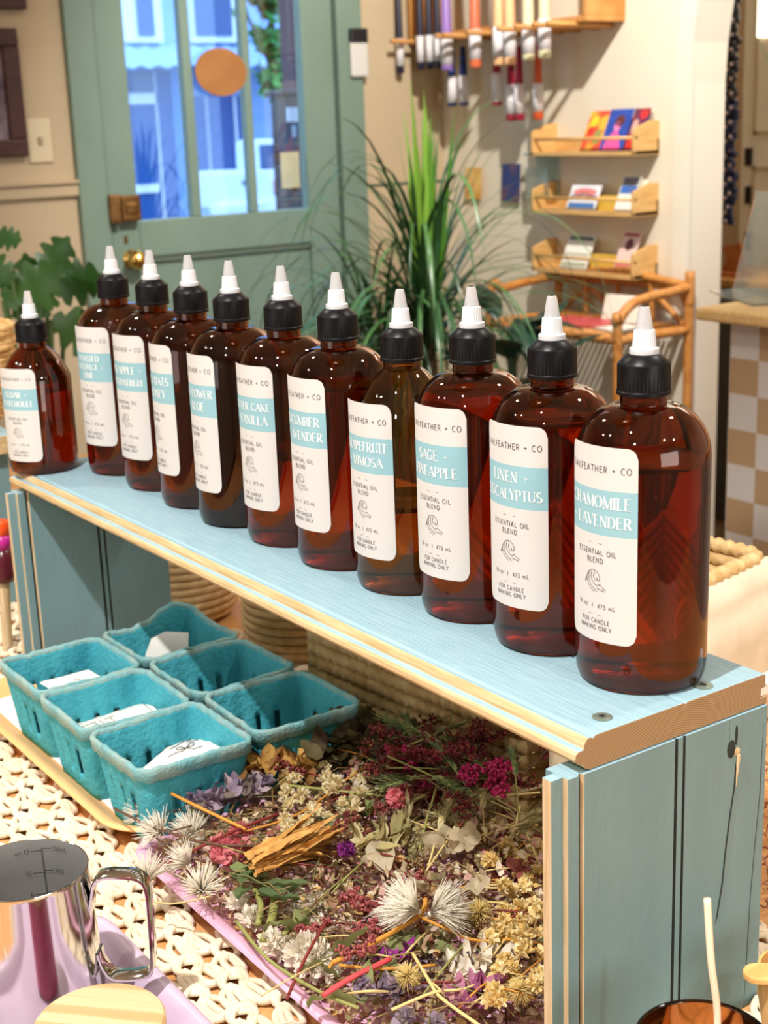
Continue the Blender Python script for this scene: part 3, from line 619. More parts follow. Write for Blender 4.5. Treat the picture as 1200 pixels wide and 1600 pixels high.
# ------------------------------------------------------------------ the table and its runner
t = thing('display_table', 'honey coloured wooden display table under the cream macrame runner', 'table', (0,0,0))
bevel(MB().box((-.25,-.35,-.04), (1.30,2.35,0)).build('tabletop', M['honey_table'], t), .004)
for x in (-.2, 1.18):
    for y in (-.3, 2.23): MB().box((x,y,ZF), (x+.07,y+.07,-.04)).build('leg', M['honey_table'], t)
def runner():
    b = MB(); rg = random.Random(3); r = .00265; sx, sy = .0325, .0365; x0, y0 = .10, .42; nx, ny = 19, 35
    K = {}
    for j in range(ny):
        for i in range(nx):
            x = x0+(i+(.5 if j % 2 else 0))*sx+rg.uniform(-.003,.003); y = y0+j*sy+rg.uniform(-.003,.003); K[i, j] = (x, y)
    def vis(x, y):
        if any(a < x < c and b_ < y < d for a, b_, c, d in ((.150,.458,.314,.857),(.404,.566,.622,.928),(.404,.96,.63,1.325),(.458,.518,.642,.556),(.460,1.345,.645,1.385))): return False
        return True
    for (i, j), (x, y) in K.items():
        if not vis(x, y): continue
        a = .9+rg.uniform(-.3,.3)
        # a square knot: two crossing loops over a core
        for k in (-1, 1):
            pts = [Vector((k*.0030, -.010, .003)), Vector((k*.0085, -.004, .0055)), Vector((k*.0075, .004, .0082)), Vector((-k*.0040, .0015, .0098)), Vector((-k*.0085, -.003, .0060)), Vector((-k*.004, -.008, .0035))]
            b.tube([Vector((x, y, 0))+p for p in smooth_path(pts, 3)], r, 6)
        b.tube([(x-.006,y+.006,.003),(x-.002,y+.002,.0075),(x+.004,y-.003,.0085),(x+.007,y-.007,.003)], r, 6)
        if j+1 < ny:
            for s in (0, 1):
                ii = i-1+s if j % 2 == 0 else i+s
                if (ii, j+1) not in K: continue
                X, Y = K[ii, j+1]
                for k in (-1.25, -.42, .42, 1.25):
                    w = .0058*k; m = rg.uniform(-.002,.002); bow = .0035*(1 if s else -1)
                    pts = [Vector((x+(.005 if s else -.005), y+.003, .0055)), Vector((x+(X-x)*.3+w+bow+m, y+(Y-y)*.32-w*.3*(1 if s else -1), .0028)), Vector((x+(X-x)*.68+w-bow*.2+m, y+(Y-y)*.68-w*.3*(1 if s else -1), .0028)), Vector((X+(-.005 if s else .005), Y-.004, .005))]
                    b.tube(smooth_path(pts, 4), r, 6)
    cord = mk('cotton_cord', lin(240,226,200), .9, col2=lin(230,212,180), scale=60, bump=.35, bscale=420, sheen=.2)
    tag(b.build('macrame_runner', cord, None, True), 'cream knotted macrame table runner under the trays', 'table runner')
runner()
def tray(name, label, x0, y0, x1, y1, z, h, m, rc=.03, flare=.010, lip=.006, mi=None):
    t = thing(name, label, 'tray', ((x0+x1)/2, (y0+y1)/2, z)); cx, cy_ = t.location.x, t.location.y
    prof = [(-flare-.004, 0), (-flare, .0), (-.004, h*.8), (0, h*.93), (lip*.35, h), (lip*.8, h-.0005), (lip, h-.002), (lip*.8, h-.0035), (lip*.2, h-.004), (-.0035, h*.72), (-flare+.002, -.0012)]
    b = MB(); rings = []
    inset = [(d, zz) for d, zz in ((-flare-.006, .0022), (-flare-.001, .003), (-.0055, h*.8), (-.002, h*.95), (lip*.35, h), (lip*.8, h-.0005), (lip, h-.002), (lip*.7, h-.0038), (lip*.1, h-.0045), (-.0025, h*.8), (-flare+.001, .0012), (-flare-.006, 0))]
    for d, zz in inset:
        rings.append([(x-cx, y-cy_, zz) for x, y in rrect(x0-lip-d+lip, y0-d, x1+d, y1+d, max(rc+d, .004), 8)])
    n = len(rings[0])
    P = [[rings[k][i] for k in range(len(rings))] for i in range(n)]
    b.grid(P, 0, None, True); L0 = len(b.v); b.add(rings[0], [tuple(range(n))]); b.add(rings[-1], [tuple(range(n))[::-1]])
    b.build('tray_body', m, t, True, angle=50); return t
pink = mk('pink_melamine', lin(226,172,196), .3, coat=.3); lilac = mk('lilac_melamine', lin(206,184,204), .28, coat=.3); peach = mk('peach_melamine', lin(252,190,126), .4, coat=.15)
TZ = .0062
YT0 = tray('serving_tray', 'peach yellow tray under the six teal berry baskets', .393, .949, .640, 1.335, TZ, .016, peach, .04, .018, .005)
PT0 = tray('serving_tray', 'pink tray heaped with dried flowers under the riser', .392, .556, .632, .938, TZ, .016, pink)
LT0 = tray('serving_tray', 'lilac tray under the steel pitcher and the bamboo lidded jar', .140, .45, .325, .866, TZ, .020, lilac, .035)
o = MB().prism(rrect(.4125, .9685, .6205, 1.3155, .022, 6), TZ+.0032, TZ+.0042).build('tray_liner', mk('liner_paper', lin(240,238,236), .8)); tag(o, 'white paper liner lying in the peach yellow tray', 'liner')

# ------------------------------------------------------------------ the painted riser
SH = .225
def riser():
    t = thing('display_riser', 'pale blue painted wooden riser carrying the row of bottles', 'riser', (0,0,0))
    mats = [M['blue_paint'], M['bare_wood'], M['end_grain'], M['dark_groove']]
    P = [(.4958,.2250),(.4940,.2236),(.4926,.2245),(.4905,.2246),(.4888,.2234),(.4874,.2212),(.4872,.2186),(.4832,.2182),(.4812,.2168),(.4808,.2134),(.4836,.2110),(.4870,.2102),(.4880,.2072),(.4916,.2052),
         (.6362,.2052),(.6362,.2102),(.6300,.2102),(.6300,.2161),(.6348,.2161),(.6348,.2236),(.6335,.2250)]
    S = [0,0,0,1,1,1,0,1,1,1,1,1,1,0,1,1,1,1,0,0,0]
    # cut bead along the middle of the board's top
    mid = [(.5675,.2250),(.5660,.2240),(.5645,.2250)]
    PP, SS = P+mid, S[:-1]+[0,0,0,0]
    SW = Matrix(((1,0,0,0),(0,0,1,0),(0,1,0,0),(0,0,0,1)))
    b = MB().prism(PP, .5285, 1.378, 0, SW, SS+[2,2]); bevel(b.build('top_board', mats, t), .0006, 2, 25)
    LP = [(.4660,.5315),(.4745,.5315),(.4745,.5273),(.4825,.5273),(.4835,.5292),(.4850,.5292),(.4862,.5270),(.4905,.5270),(.5565,.5270),(.5574,.5290),(.5592,.5272),(.5632,.5272),(.5640,.5290),(.5652,.5270),(.6353,.5270),(.6353,.5455),(.4745,.5455),(.4745,.5385),(.4660,.5385)]
    LS = [0,1,0,3,3,1,0,0,3,3,0,3,3,0,0,0,0,0,1]
    lm = [M['leg_paint'], M['pale_wood'], M['blue_paint'], M['dark_groove']]
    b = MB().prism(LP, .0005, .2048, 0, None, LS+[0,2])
    # the knot hole and the split below it
    for pts, w in (([(1152,1178),(1149,1200),(1147,1230),(1140,1275),(1133,1330),(1128,1380),(1120,1430),(1117,1445)], .0007), ([(1193,1130),(1189,1200),(1187,1240),(1180,1310),(1172,1400),(1166,1500),(1160,1600)], .00035)):
        b.tube([at(x, y, Y=.5271) for x, y in pts], [w*.5]+[w]*(len(pts)-2)+[w*.2], 5, 3)
    b.tube([at(x, y, Y=.5266) for x, y in ((1154,1178),(1152,1200),(1150,1228))], [.0014,.0010,.0003], 6, 1)
    q = at(1150, 1150, Y=.5268); b.add([(q.x-.006,.5268,.2047),(q.x+.005,.5268,.2047),(q.x+.004,.5268,.190),(q.x+.0005,.5268,.1845),(q.x-.005,.5268,.186)], [(0,1,2,3,4)], 0)
    q = at(1147, 1167, Y=.5266); b.ball((q.x-.002, .5268, q.z-.001), .0048, 10, 6, 3, (.75,.1,1.25)); b.ball((q.x+.002, .5268, q.z+.007), .0045, 8, 6, 3, (.3,.08,1.5)); b.ball((q.x+.003, .5268, q.z-.004), .0030, 8, 5, 1, (.9,.25,.9))
    bevel(b.build('leg', lm, t), .0007, 2, 40)
    LQ = [(x+.005, y+.8285) for x, y in LP]
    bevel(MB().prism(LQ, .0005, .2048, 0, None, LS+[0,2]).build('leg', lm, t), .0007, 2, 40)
    for x, y in ((.5147,.5432),(.5915,.5387),(.52,1.364),(.60,1.366)):
        b = MB().lathe([(.0058,.0),(.0058,.0006),(.0048,.0010),(.0030,.0009)], 20, 0, Matrix.Translation((x, y, SH)))
        for k in range(3): b.box((-.0022,-.00045,.0009), (.0022,.00045,.0011), 1, Matrix.Translation((x,y,SH)) @ Matrix.Rotation(k*PI/3, 4, 'Z'))
        b.build('screw', [M['screw'], M['dark_groove']], t)
    MB().box((.6312,.5292,.2108), (.67,.545,.2158)).build('spline', mk('white_spline', lin(238,232,222), .6), t)
riser()
# ------------------------------------------------------------------ lettering: one skeleton alphabet, two pens
def arc(cx, cy, rx, ry, a0, a1, n=12): return [(cx+rx*math.cos(math.radians(a0+(a1-a0)*i/n)), cy+ry*math.sin(math.radians(a0+(a1-a0)*i/n))) for i in range(n+1)]
T, N_, A_ = 't', 'n', 'a'
GL = {
'A': (.74, [(N_,[(.02,0),(.37,1)]),(T,[(.37,1),(.72,0)]),(N_,[(.14,.34),(.6,.34)])], [(.02,0),(.72,0)]),
'B': (.62, [(T,[(.1,0),(.1,1)]),(A_,[(.1,1),(.3,1)]+arc(.3,.76,.22,.24,90,-90)+[(.1,.52)]),(A_,[(.1,.52),(.32,.52)]+arc(.32,.26,.25,.26,90,-90)+[(.1,0)])], [(.1,0),(.1,1)]),
'C': (.72, [(A_,arc(.4,.5,.34,.5,50,310,22))], []),
'D': (.74, [(T,[(.1,0),(.1,1)]),(A_,[(.1,1),(.3,1)]+arc(.3,.5,.37,.5,90,-90,18)+[(.1,0)])], [(.1,0),(.1,1)]),
'E': (.58, [(T,[(.1,0),(.1,1)]),(N_,[(.1,1),(.54,1)]),(N_,[(.1,.52),(.46,.52)]),(N_,[(.1,0),(.55,0)])], [(.1,0),(.1,1)]),
'F': (.55, [(T,[(.1,0),(.1,1)]),(N_,[(.1,1),(.54,1)]),(N_,[(.1,.52),(.46,.52)])], [(.1,0),(.1,1)]),
'G': (.76, [(A_,arc(.4,.5,.34,.5,50,330,22)),(T,[(.66,.42),(.66,.05)]),(N_,[(.46,.44),(.74,.44)])], []),
'H': (.72, [(T,[(.1,0),(.1,1)]),(T,[(.62,0),(.62,1)]),(N_,[(.1,.52),(.62,.52)])], [(.1,0),(.1,1),(.62,0),(.62,1)]),
'I': (.24, [(T,[(.12,0),(.12,1)])], [(.12,0),(.12,1)]),
'K': (.70, [(T,[(.1,0),(.1,1)]),(N_,[(.1,.4),(.6,1)]),(T,[(.27,.6),(.64,0)])], [(.1,0),(.1,1),(.62,0)]),
'L': (.56, [(T,[(.1,0),(.1,1)]),(N_,[(.1,0),(.54,0)])], [(.1,0),(.1,1)]),
'M': (.88, [(N_,[(.1,0),(.1,1)]),(T,[(.1,1),(.44,.05)]),(N_,[(.44,.05),(.78,1)]),(T,[(.78,0),(.78,1)])], [(.1,0),(.78,0)]),
'N': (.74, [(N_,[(.1,0),(.1,1)]),(T,[(.1,1),(.64,0)]),(N_,[(.64,0),(.64,1)])], [(.1,0),(.64,1)]),
'O': (.80, [(A_,arc(.4,.5,.35,.5,90,450,28))], []),
'P': (.58, [(T,[(.1,0),(.1,1)]),(A_,[(.1,1),(.28,1)]+arc(.28,.73,.25,.27,90,-90)+[(.1,.46)])], [(.1,0),(.1,1)]),
'R': (.66, [(T,[(.1,0),(.1,1)]),(A_,[(.1,1),(.28,1)]+arc(.28,.74,.24,.26,90,-90)+[(.1,.48)]),(T,[(.3,.48),(.6,0)])], [(.1,0),(.1,1),(.6,0)]),
'S': (.58, [(A_,arc(.29,.745,.2,.255,40,270,14)+arc(.29,.25,.23,.245,90,-145,14))], []),
'T': (.62, [(T,[(.31,0),(.31,1)]),(N_,[(.02,1),(.60,1)])], [(.31,0)]),
'U': (.72, [(T,[(.1,1),(.1,.3)]),(A_,[(.1,.3)]+arc(.36,.28,.26,.28,180,360,14)+[(.62,.3)]),(N_,[(.62,.28),(.62,1)])], [(.1,1),(.62,1)]),
'V': (.72, [(T,[(.03,1),(.37,0)]),(N_,[(.37,0),(.70,1)])], [(.03,1),(.70,1)]),
'W': (1.0, [(T,[(.03,1),(.3,0)]),(N_,[(.3,0),(.5,.9)]),(T,[(.5,.9),(.74,0)]),(N_,[(.74,0),(.97,1)])], [(.03,1),(.97,1)]),
'Y': (.68, [(T,[(.03,1),(.34,.48)]),(N_,[(.65,1),(.34,.48)]),(T,[(.34,.48),(.34,0)])], [(.03,1),(.65,1),(.34,0)]),
'+': (.66, [(N_,[(.1,.45),(.56,.45)]),(N_,[(.33,.22),(.33,.68)])], []),
'|': (.3, [(N_,[(.15,-.05),(.15,1)])], []), ' ': (.38, [], []), '.': (.22, [(T,[(.08,.0),(.08,.09)])], []), '-': (.5, [(N_,[(.05,.42),(.45,.42)])], []),
'0': (.6, [(A_,arc(.3,.5,.23,.5,90,450,24))], []), '1': (.36, [(T,[(.22,0),(.22,1)]),(N_,[(.06,.84),(.22,1)])], []),
'2': (.58, [(A_,arc(.28,.74,.22,.26,170,-30,14)+[(.06,0)]),(N_,[(.06,0),(.54,0)])], []),
'3': (.56, [(A_,arc(.26,.75,.2,.25,150,-90,14)),(A_,arc(.26,.26,.24,.26,90,-150,14))], []),
'4': (.6, [(N_,[(.42,1),(.04,.28),(.57,.28)]),(T,[(.42,1),(.42,0)])], []),
'5': (.56, [(N_,[(.48,1),(.14,1),(.1,.55)]),(A_,[(.1,.55)]+arc(.27,.31,.24,.31,120,-150,16))], []),
'6': (.6, [(A_,arc(.3,.3,.23,.3,90,450,20)),(A_,[(.08,.36)]+arc(.42,.4,.34,.6,170,95,8))], []),
'7': (.54, [(N_,[(.04,1),(.5,1)]),(T,[(.5,1),(.2,0)])], []),
'8': (.58, [(A_,arc(.29,.75,.19,.25,90,450,18)),(A_,arc(.29,.26,.23,.26,90,450,18))], []),
'o': (.56, [(A_,arc(.28,.31,.22,.31,90,450,18))], []), 'z': (.5, [(N_,[(.06,.6),(.44,.6)]),(N_,[(.44,.6),(.06,0),(.46,0)])], []),
'm': (.86, [(T,[(.1,0),(.1,.62)]),(A_,[(.1,.4)]+arc(.27,.42,.16,.2,170,0,8)+[(.43,0)]),(A_,[(.43,.4)]+arc(.6,.42,.16,.2,170,0,8)+[(.76,0)])], []),
}
def strip(pts, hw):
    n = len(pts); out = []; cl = n > 2 and abs(pts[0][0]-pts[-1][0])+abs(pts[0][1]-pts[-1][1]) < 1e-6
    for i in range(n):
        a = pts[i-1] if i else (pts[-2] if cl else pts[0]); b = pts[i+1] if i < n-1 else (pts[1] if cl else pts[-1]); dx, dy = b[0]-a[0], b[1]-a[1]; L_ = math.hypot(dx, dy) or 1
        w = hw(dx/L_, dy/L_); out.append(((pts[i][0]-dy/L_*w, pts[i][1]+dx/L_*w), (pts[i][0]+dy/L_*w, pts[i][1]-dx/L_*w)))
    return [(out[i][0], out[i][1], out[i+1][1], out[i+1][0]) for i in range(n-1)]
def text(s, cap, serif=False, gap=.12, w=.085):
    """quads of a line of text centred on u=0, baseline v=0"""
    q = []; x = 0
    for ch in s:
        wd, st, sf = GL[ch]
        for k, pts in st:
            if serif: h = (lambda dx, dy, k=k: .085 if k == T else .026 if k == N_ else .024+.066*abs(dy)**1.6)
            else: h = lambda dx, dy: w*.5
            if len(pts) == 2 and not serif or len(pts) == 2: pts = [pts[0], ((pts[0][0]+pts[1][0])/2, (pts[0][1]+pts[1][1])/2), pts[1]]
            q += [[(x+px, py) for px, py in f] for f in strip(pts, h)]
        if serif:
            for px, py in sf: q += [[(x+a, b) for a, b in f] for f in strip([(px-.15, py), (px, py), (px+.15, py)], lambda dx, dy: .022)]
        x += wd+gap
    x -= gap
    return [[((a-x/2)*cap, b*cap) for a, b in f] for f in q], x*cap
WAVE = [[(0,.36),(.08,.58),(.2,.83),(.38,.97),(.56,.94),(.69,.82),(.74,.66),(.70,.54),(.61,.55),(.62,.66)], [(.0,.36),(.09,.46),(.16,.34)], [(.09,.58),(.13,.40),(.26,.17),(.50,.0)], [(.22,.80),(.20,.54),(.33,.27),(.62,.05)],
        [(.36,.89),(.33,.60),(.47,.38),(.64,.30),(.74,.38),(.84,.26),(1.0,.18)], [(.50,.88),(.45,.68),(.54,.50)], [(.60,.20),(.78,.14),(.96,.10)]]
def wave(size):
    q = []
    for s in WAVE:
        p = [(v.x, v.y) for v in smooth_path([(a, b, 0) for a, b in s], 4)]
        q += [[((a-.5)*size, (b-.5)*size*.85) for a, b in f] for f in strip(p, lambda dx, dy: .0105)]
    return q
# ------------------------------------------------------------------ the bottles
def shell(R, zs, zn, kind='round', th=.0013):
    out = [(1e-6,.0035),(R*.5,.0028),(R*.80,.0006),(R*.875,0),(R*.945,.0016),(R*.985,.006),(R,.0125),(R,zs*.5),(R,zs)]
    rn, rz = .0136, zn-zs
    for i in range(1, 13):
        a = PI/2*i/12
        if kind == 'round': out.append((rn+(R-rn)*math.cos(a), zs+rz*math.sin(a)))
        else: k = i/12; out.append((rn+(R-rn)*(1-k)**.9*(1-.10*math.sin(PI*k))+.10*R*math.sin(PI*k)*.9, zs+rz*(k**.85)))
    out += [(rn, zn+.003), (rn, zn+.0095)]
    inn = [(max(r-th, 1e-6), z+(th if z < .01 else 0)-(th*.7 if z > zs and r > rn+.001 else 0)) for r, z in out]
    inn[0] = (1e-6, .0052); inn[-1] = (rn-th, zn+.0095)
    return out, inn
def bottle_body(R, zs, zn, kind):
    o, i = shell(R, zs, zn, kind); b = MB(); b.lathe(o+i[::-1], 64); return b
def liquid_body(R, zs, zn, lev, kind):
    o, i = shell(R, zs, zn, kind, .0007); P = [p for p in i if p[1] < lev-.0005]
    r = P[-1][0]
    nx = next((p for p in i if p[1] >= lev-.0005), P[-1]); k = (lev-P[-1][1])/max(nx[1]-P[-1][1], 1e-6); r = P[-1][0]+(nx[0]-P[-1][0])*min(max(k,0),1)
    P += [(r, lev), (r*.97, lev-.0004), (1e-6, lev-.0006)]; return MB().lathe(P, 64)
def cap_mb(dz):
    rib = lambda i, k: (1.0 if k % 2 else .965) if 2 <= i <= 3 else 1.0
    z = .1712+dz; b = MB().lathe([(.0140,z),(.0157,z+.0006),(.0157,z+.0024),(.0153,z+.0030),(.0153,z+.0175),(.0148,z+.0185),(.0100,z+.0229),(.0090,z+.0235),(1e-6,z+.0235)], 96, 0, None, lambda i, k: (1.0 if k % 2 else .98) if i in (3,4) else 1.0); return b
def spout_mb(dz):
    z = .1942+dz; rb = lambda i, k: (1.0 if k % 2 else .955) if 3 <= i <= 4 else 1.0
    return MB().lathe([(1e-6,z),(.0082,z),(.0084,z+.0006),(.0083,z+.0036),(.0068,z+.0042),(.0060,z+.0138),(.0052,z+.0142),(1e-6,z+.0142)], 56, 0, None, lambda i, k: (1.0 if k % 2 else .955) if i in (4,5) else 1.0)
def tip_mb(dz):
    z = .1942+dz; b = MB().lathe([(1e-6,z+.0140),(.0049,z+.0140),(.0047,z+.0160),(.0033,z+.0252),(.0028,z+.0268),(.0016,z+.0272)], 32); b.lathe([(.0017,z+.0270),(.0017,z+.0275),(1e-6,z+.0275)], 16, 1); return b
CACHE = {}
def cached(key, fn, mats, nm):
    if key not in CACHE:
        me = fn().mesh(nm, mats); me.polygons.foreach_set('use_smooth', [True]*len(me.polygons)); me.set_sharp_from_angle(angle=math.radians(32)); CACHE[key] = me
    return CACHE[key]
def mesh_child(nm, me, par): o = bpy.data.objects.new(nm, me); COL.objects.link(o); o.parent = par; return o
def bottle(x, y, ang, lines, glass, oil, lev, label, kind='tall', rz=0):
    R, zs, zn, sh, lz0, lz1, half, dz = dict(tall=(.0392,.135,.166,'round',.031,.1475,38.5,0), sloped=(.0392,.116,.159,'slope',.027,.1395,38.5,-.0072), small=(.0345,.094,.1245,'slope',.0145,.1075,38,-.0415))[kind]
    t = thing('squeeze_bottle', label, 'bottle', (x, y, SH+.0003), math.radians(ang), 'amber squeeze bottles on the riser')
    mesh_child('bottle_body', cached(('b', kind, glass), lambda: bottle_body(R, zs, zn, sh), M[glass], 'bottle_body'), t)
    mesh_child('liquid', cached(('l', kind, oil, lev), lambda: liquid_body(R, zs, zn, lev, sh), M[oil], 'liquid'), t)
    mesh_child('cap', cached(('c', dz), lambda: cap_mb(dz), M['black_plastic'], 'cap'), t)
    mesh_child('spout', cached(('s', dz), lambda: spout_mb(dz), M['white_plastic'], 'spout'), t)
    mesh_child('spout_tip', cached(('t', dz), lambda: tip_mb(dz), [M['clear_plastic'], M['dark_groove']], 'spout_tip'), t)
    # label: a bent sheet with rounded corners and a coloured band
    H = lz1-lz0; U = R*math.radians(half); cr = .0065; n = 40; b = MB(); RL = R+.0005
    def P(u, v, r=RL): return (r*math.cos(u/R), r*math.sin(u/R), lz0+v)
    b0, b1 = H*(1-.445 if len(lines) < 3 else 1-.455), H*(1-.215)
    rows = []
    for i in range(n+1):
        u = -U+2*U*i/n; e = U-abs(u); c = cr-math.sqrt(max(cr*cr-(cr-e)**2, 0)) if e < cr else 0
        rows.append([c, b0, b1, H-c])
    us = [-U+2*U*i/n for i in range(n+1)]
    for i in range(n):
        for k, mi in ((0,0),(1,1),(2,0)):
            b.add([P(us[i], rows[i][k]), P(us[i+1], rows[i+1][k]), P(us[i+1], rows[i+1][k+1]), P(us[i], rows[i][k+1])], [(0,1,2,3)], mi)
    me = b.mesh('label', [M['paper'], M['label_band']]); me.polygons.foreach_set('use_smooth', [True]*len(me.polygons)); lb = mesh_child('label', me, t)
    k = MB()
    def put(q, v, mi): 
        for f in q: k.add([P(a, v+c, RL+.00025) for a, c in f], [(0,1,2,3)], mi)
    sc = H/.1165; fit = lambda s, cap, serif, gap, w=.085: text(s, cap*min(1, 1.74*U/text(s, cap, serif, gap, w)[1]), serif, gap, w)[0]
    put(fit('TAILFEATHER + CO', .0037*sc, False, .2, .10), H*(1-.128), 0)
    if len(lines) == 2:
        for s, v in zip(lines, (.305, .400)): put(fit(s, .0067*sc, True, .085), H*(1-v), 1)
    else:
        for s, v in zip(lines, (.285, .355, .425)): put(fit(s, .0055*sc, True, .085), H*(1-v), 1)
    bar = lambda w_: [[(-w_, -.00012), (w_, -.00012), (w_, .00012), (-w_, .00012)]]
    put(bar(.0052), H*(1-.490), 0); put(fit('ESSENTIAL OIL', .0030*sc, False, .2, .11), H*(1-.548), 0); put(fit('BLEND', .0030*sc, False, .2, .11), H*(1-.590), 0)
    put(wave(.0160*sc), H*(1-.685), 0)
    put(fit('16 oz  |  473 mL', .0026*sc, False, .2, .11), H*(1-.825), 0); put(bar(.0048), H*(1-.862), 0)
    put(fit('FOR CANDLE', .0026*sc, False, .18, .11), H*(1-.905), 0); put(fit('MAKING ONLY', .0026*sc, False, .18, .11), H*(1-.940), 0)
    me = k.mesh('lettering', [M['ink'], M['white_ink']]); mesh_child('lettering', me, lb)
BT = [  # x, y, label azimuth, scent lines, glass, oil, level, kind, label
 (.5130,1.3590,210.0,('CEDAR +','PATCHOULI'),'amber_glass','amber_oil',.082,'small','small amber bottle, cedar patchouli label, at the far left end of the row'),
 (.5776,1.2991,196.0,('COCONUT +','LIME'),'amber_glass','amber_oil',.128,'tall','amber bottle with coconut and lime label, beside the small bottle'),
 (.5788,1.2152,190.0,('PINEAPPLE +','PASSIONFRUIT'),'amber_glass','amber_oil',.140,'tall','amber bottle with a passionfruit label, third from the left end'),
 (.5760,1.1325,174.5,('WILD OATS','+ HONEY'),'amber_glass','red_oil',.145,'tall','amber bottle with oats and honey label, fourth from the left end'),
 (.5731,1.0534,177.0,('SEA FLOWER','+ ALOE'),'amber_glass','dark_oil',.132,'tall','very dark amber bottle with flower and aloe label'),
 (.5764,.9748,185.0,('BUTTER CAKE','+ VANILLA'),'amber_glass','red_oil',.072,'tall','half full amber bottle with cake and vanilla label'),
 (.5754,.8937,181.5,('CUCUMBER','+ LAVENDER'),'amber_glass','red_oil',.138,'tall','amber bottle with cucumber lavender label in mid row'),
 (.5777,.8150,183.5,('GRAPEFRUIT','+ MIMOSA'),'olive_glass','yellow_oil',.062,'sloped','yellowish slope shouldered bottle with grapefruit mimosa label'),
 (.5791,.7362,186.5,('SAGE +','PINEAPPLE'),'amber_glass','amber_oil',.154,'tall','amber bottle with sage pineapple label, third from the near end'),
 (.5793,.6572,186.0,('LINEN +','EUCALYPTUS'),'amber_glass','red_oil',.146,'tall','amber bottle with linen eucalyptus label, second from the near end'),
 (.5783,.5773,183.0,('CHAMOMILE','+ LAVENDER'),'amber_glass','red_oil',.133,'tall','largest looking amber bottle, chamomile lavender label, beside the screws'),
]
BT[1] = BT[1][:3]+(('TOASTED','COCONUT +','LIME'),)+BT[1][4:]
for x, y, an, ln, gl, oil, lev, kd, lb in BT: bottle(x, y, an, ln, gl, oil, lev, lb, kd)
# ------------------------------------------------------------------ teal berry baskets
pulp = mk('teal_pulp', lin(74,172,186), .85, col2=lin(54,152,168), scale=26, bump=.9, bscale=240)
pulp_rim = mk('faded_pulp_rim', lin(112,172,178), .85, col2=lin(150,178,172), scale=40, bump=.9, bscale=260)
def berry(cx, cy_, label, seed, dent=False, rz=0):
    rg = random.Random(seed); t = thing('berry_basket', label, 'basket', (cx, cy_, TZ+.0044), rz, 'teal berry baskets in the peach tray')
    h, ab, at_, rc = .0700, .0400, .0492, .011; per = 26; b = MB(); nv = 12
    def ring(a, r, z, wob=0, sd=0):
        out = []
        for s, (ex, ey, nx, ny) in enumerate(((1,0,0,-1),(0,1,1,0),(-1,0,0,1),(0,-1,-1,0))):
            for i in range(per):
                k = -1+2*i/(per); u = k*(a-r)
                out.append((ex*u+nx*a, ey*u+ny*a, k, s, nx, ny))
            cxn, cyn = ex*(a-r)+nx*(a-r), ey*(a-r)+ny*(a-r); a0 = math.atan2(ny, nx)
            for i in range(5):
                q = a0+PI/2*(i)/5; out.append((cxn+r*math.cos(q), cyn+r*math.sin(q), 9, s, math.cos(q), math.sin(q)))
        return out
    base = ring(at_, rc, 0); n = len(base); wz = [rg.gauss(0, .00045) for _ in range(n)]; wn = [rg.gauss(0, .00035) for _ in range(n)]
    wz = [(wz[i-1]+wz[i]*2+wz[(i+1) % n])*.4 for i in range(n)]; big = [math.sin(i*.11+seed)*.0008 for i in range(n)]
    def lift(x, y):
        return (.012*math.exp(-((x-.030)**2+(y-.046)**2)/.0004) - .004*math.exp(-((x+.02)**2+(y-.05)**2)/.0005)) if dent else 0
    vs_ = []
    for j in range(nv+1):
        k = j/nv; R_ = ring(ab+(at_-ab)*k, rc*(.8+.2*k), 0)
        for i, (x, y, u, s, nx, ny) in enumerate(R_):
            cor = .0019*math.cos(u*PI*4.5)*(1-k)*min(1, k*6) if u != 9 else 0
            d = cor+wn[i]*.5; vs_.append((x+nx*d, y+ny*d, h*k*1.0+(wz[i]+big[i]+lift(x, y))*k*k))
    fs = []
    for j in range(nv):
        for i in range(n):
            u = base[i][2]; ii = i % (per+5)
            if u != 9 and 3 <= j <= 6 and ii in (5, 6, 12, 13, 19, 20):
                continue
            fs.append((j*n+i, j*n+(i+1) % n, (j+1)*n+(i+1) % n, (j+1)*n+i))
    b.add(vs_, fs); b.add([(x*.985, y*.985, .0012) for x, y, *_ in ring(ab, rc*.8, 0)], [tuple(range(n))])
    # bottom edge curls in to the floor
    o = b.build('basket_body', pulp, t, True); so = o.modifiers.new('pulp', 'SOLIDIFY'); so.thickness = .0018; so.offset = -1
    R_ = ring(at_, rc, 0); P = []
    for i, (x, y, u, s, nx, ny) in enumerate(R_):
        z = h+wz[i]+big[i]+lift(x, y); j1, j2 = rg.gauss(0,.00018), rg.gauss(0,.0004)
        P.append([(x+nx*d, y+ny*d, z+zz) for d, zz in ((.0002,-.0105+j2),(.0016,-.0100+j2),(.0022,-.003),(.0026+j1,0),(.0014,.0014+j1),(-.0008,.0012+j1),(-.0024,-.0006),(-.0022,-.0028+j1))])
    b = MB().grid(P, 0, None, True); b.build('rim', pulp_rim, t, True); return t
BK = [(.4500,.9760,'teal berry basket nearest the flowers, holding a folded paper packet',1,False,.01),(.4485,1.0800,'teal berry basket holding a white bordered card, middle of the sunlit row',2,False,-.01),(.4510,1.1850,'teal berry basket at the left edge with white paper inside',3,False,.015),
      (.5585,.9830,'empty shaded teal berry basket beside the pile of brown leaves',4,False,-.015),(.5580,1.0880,'empty shaded teal berry basket in the middle of the back row',5,False,.01),(.5585,1.1935,'teal berry basket with bent far rim and a grey card inside',6,True,0)]
for a in BK: berry(*a)
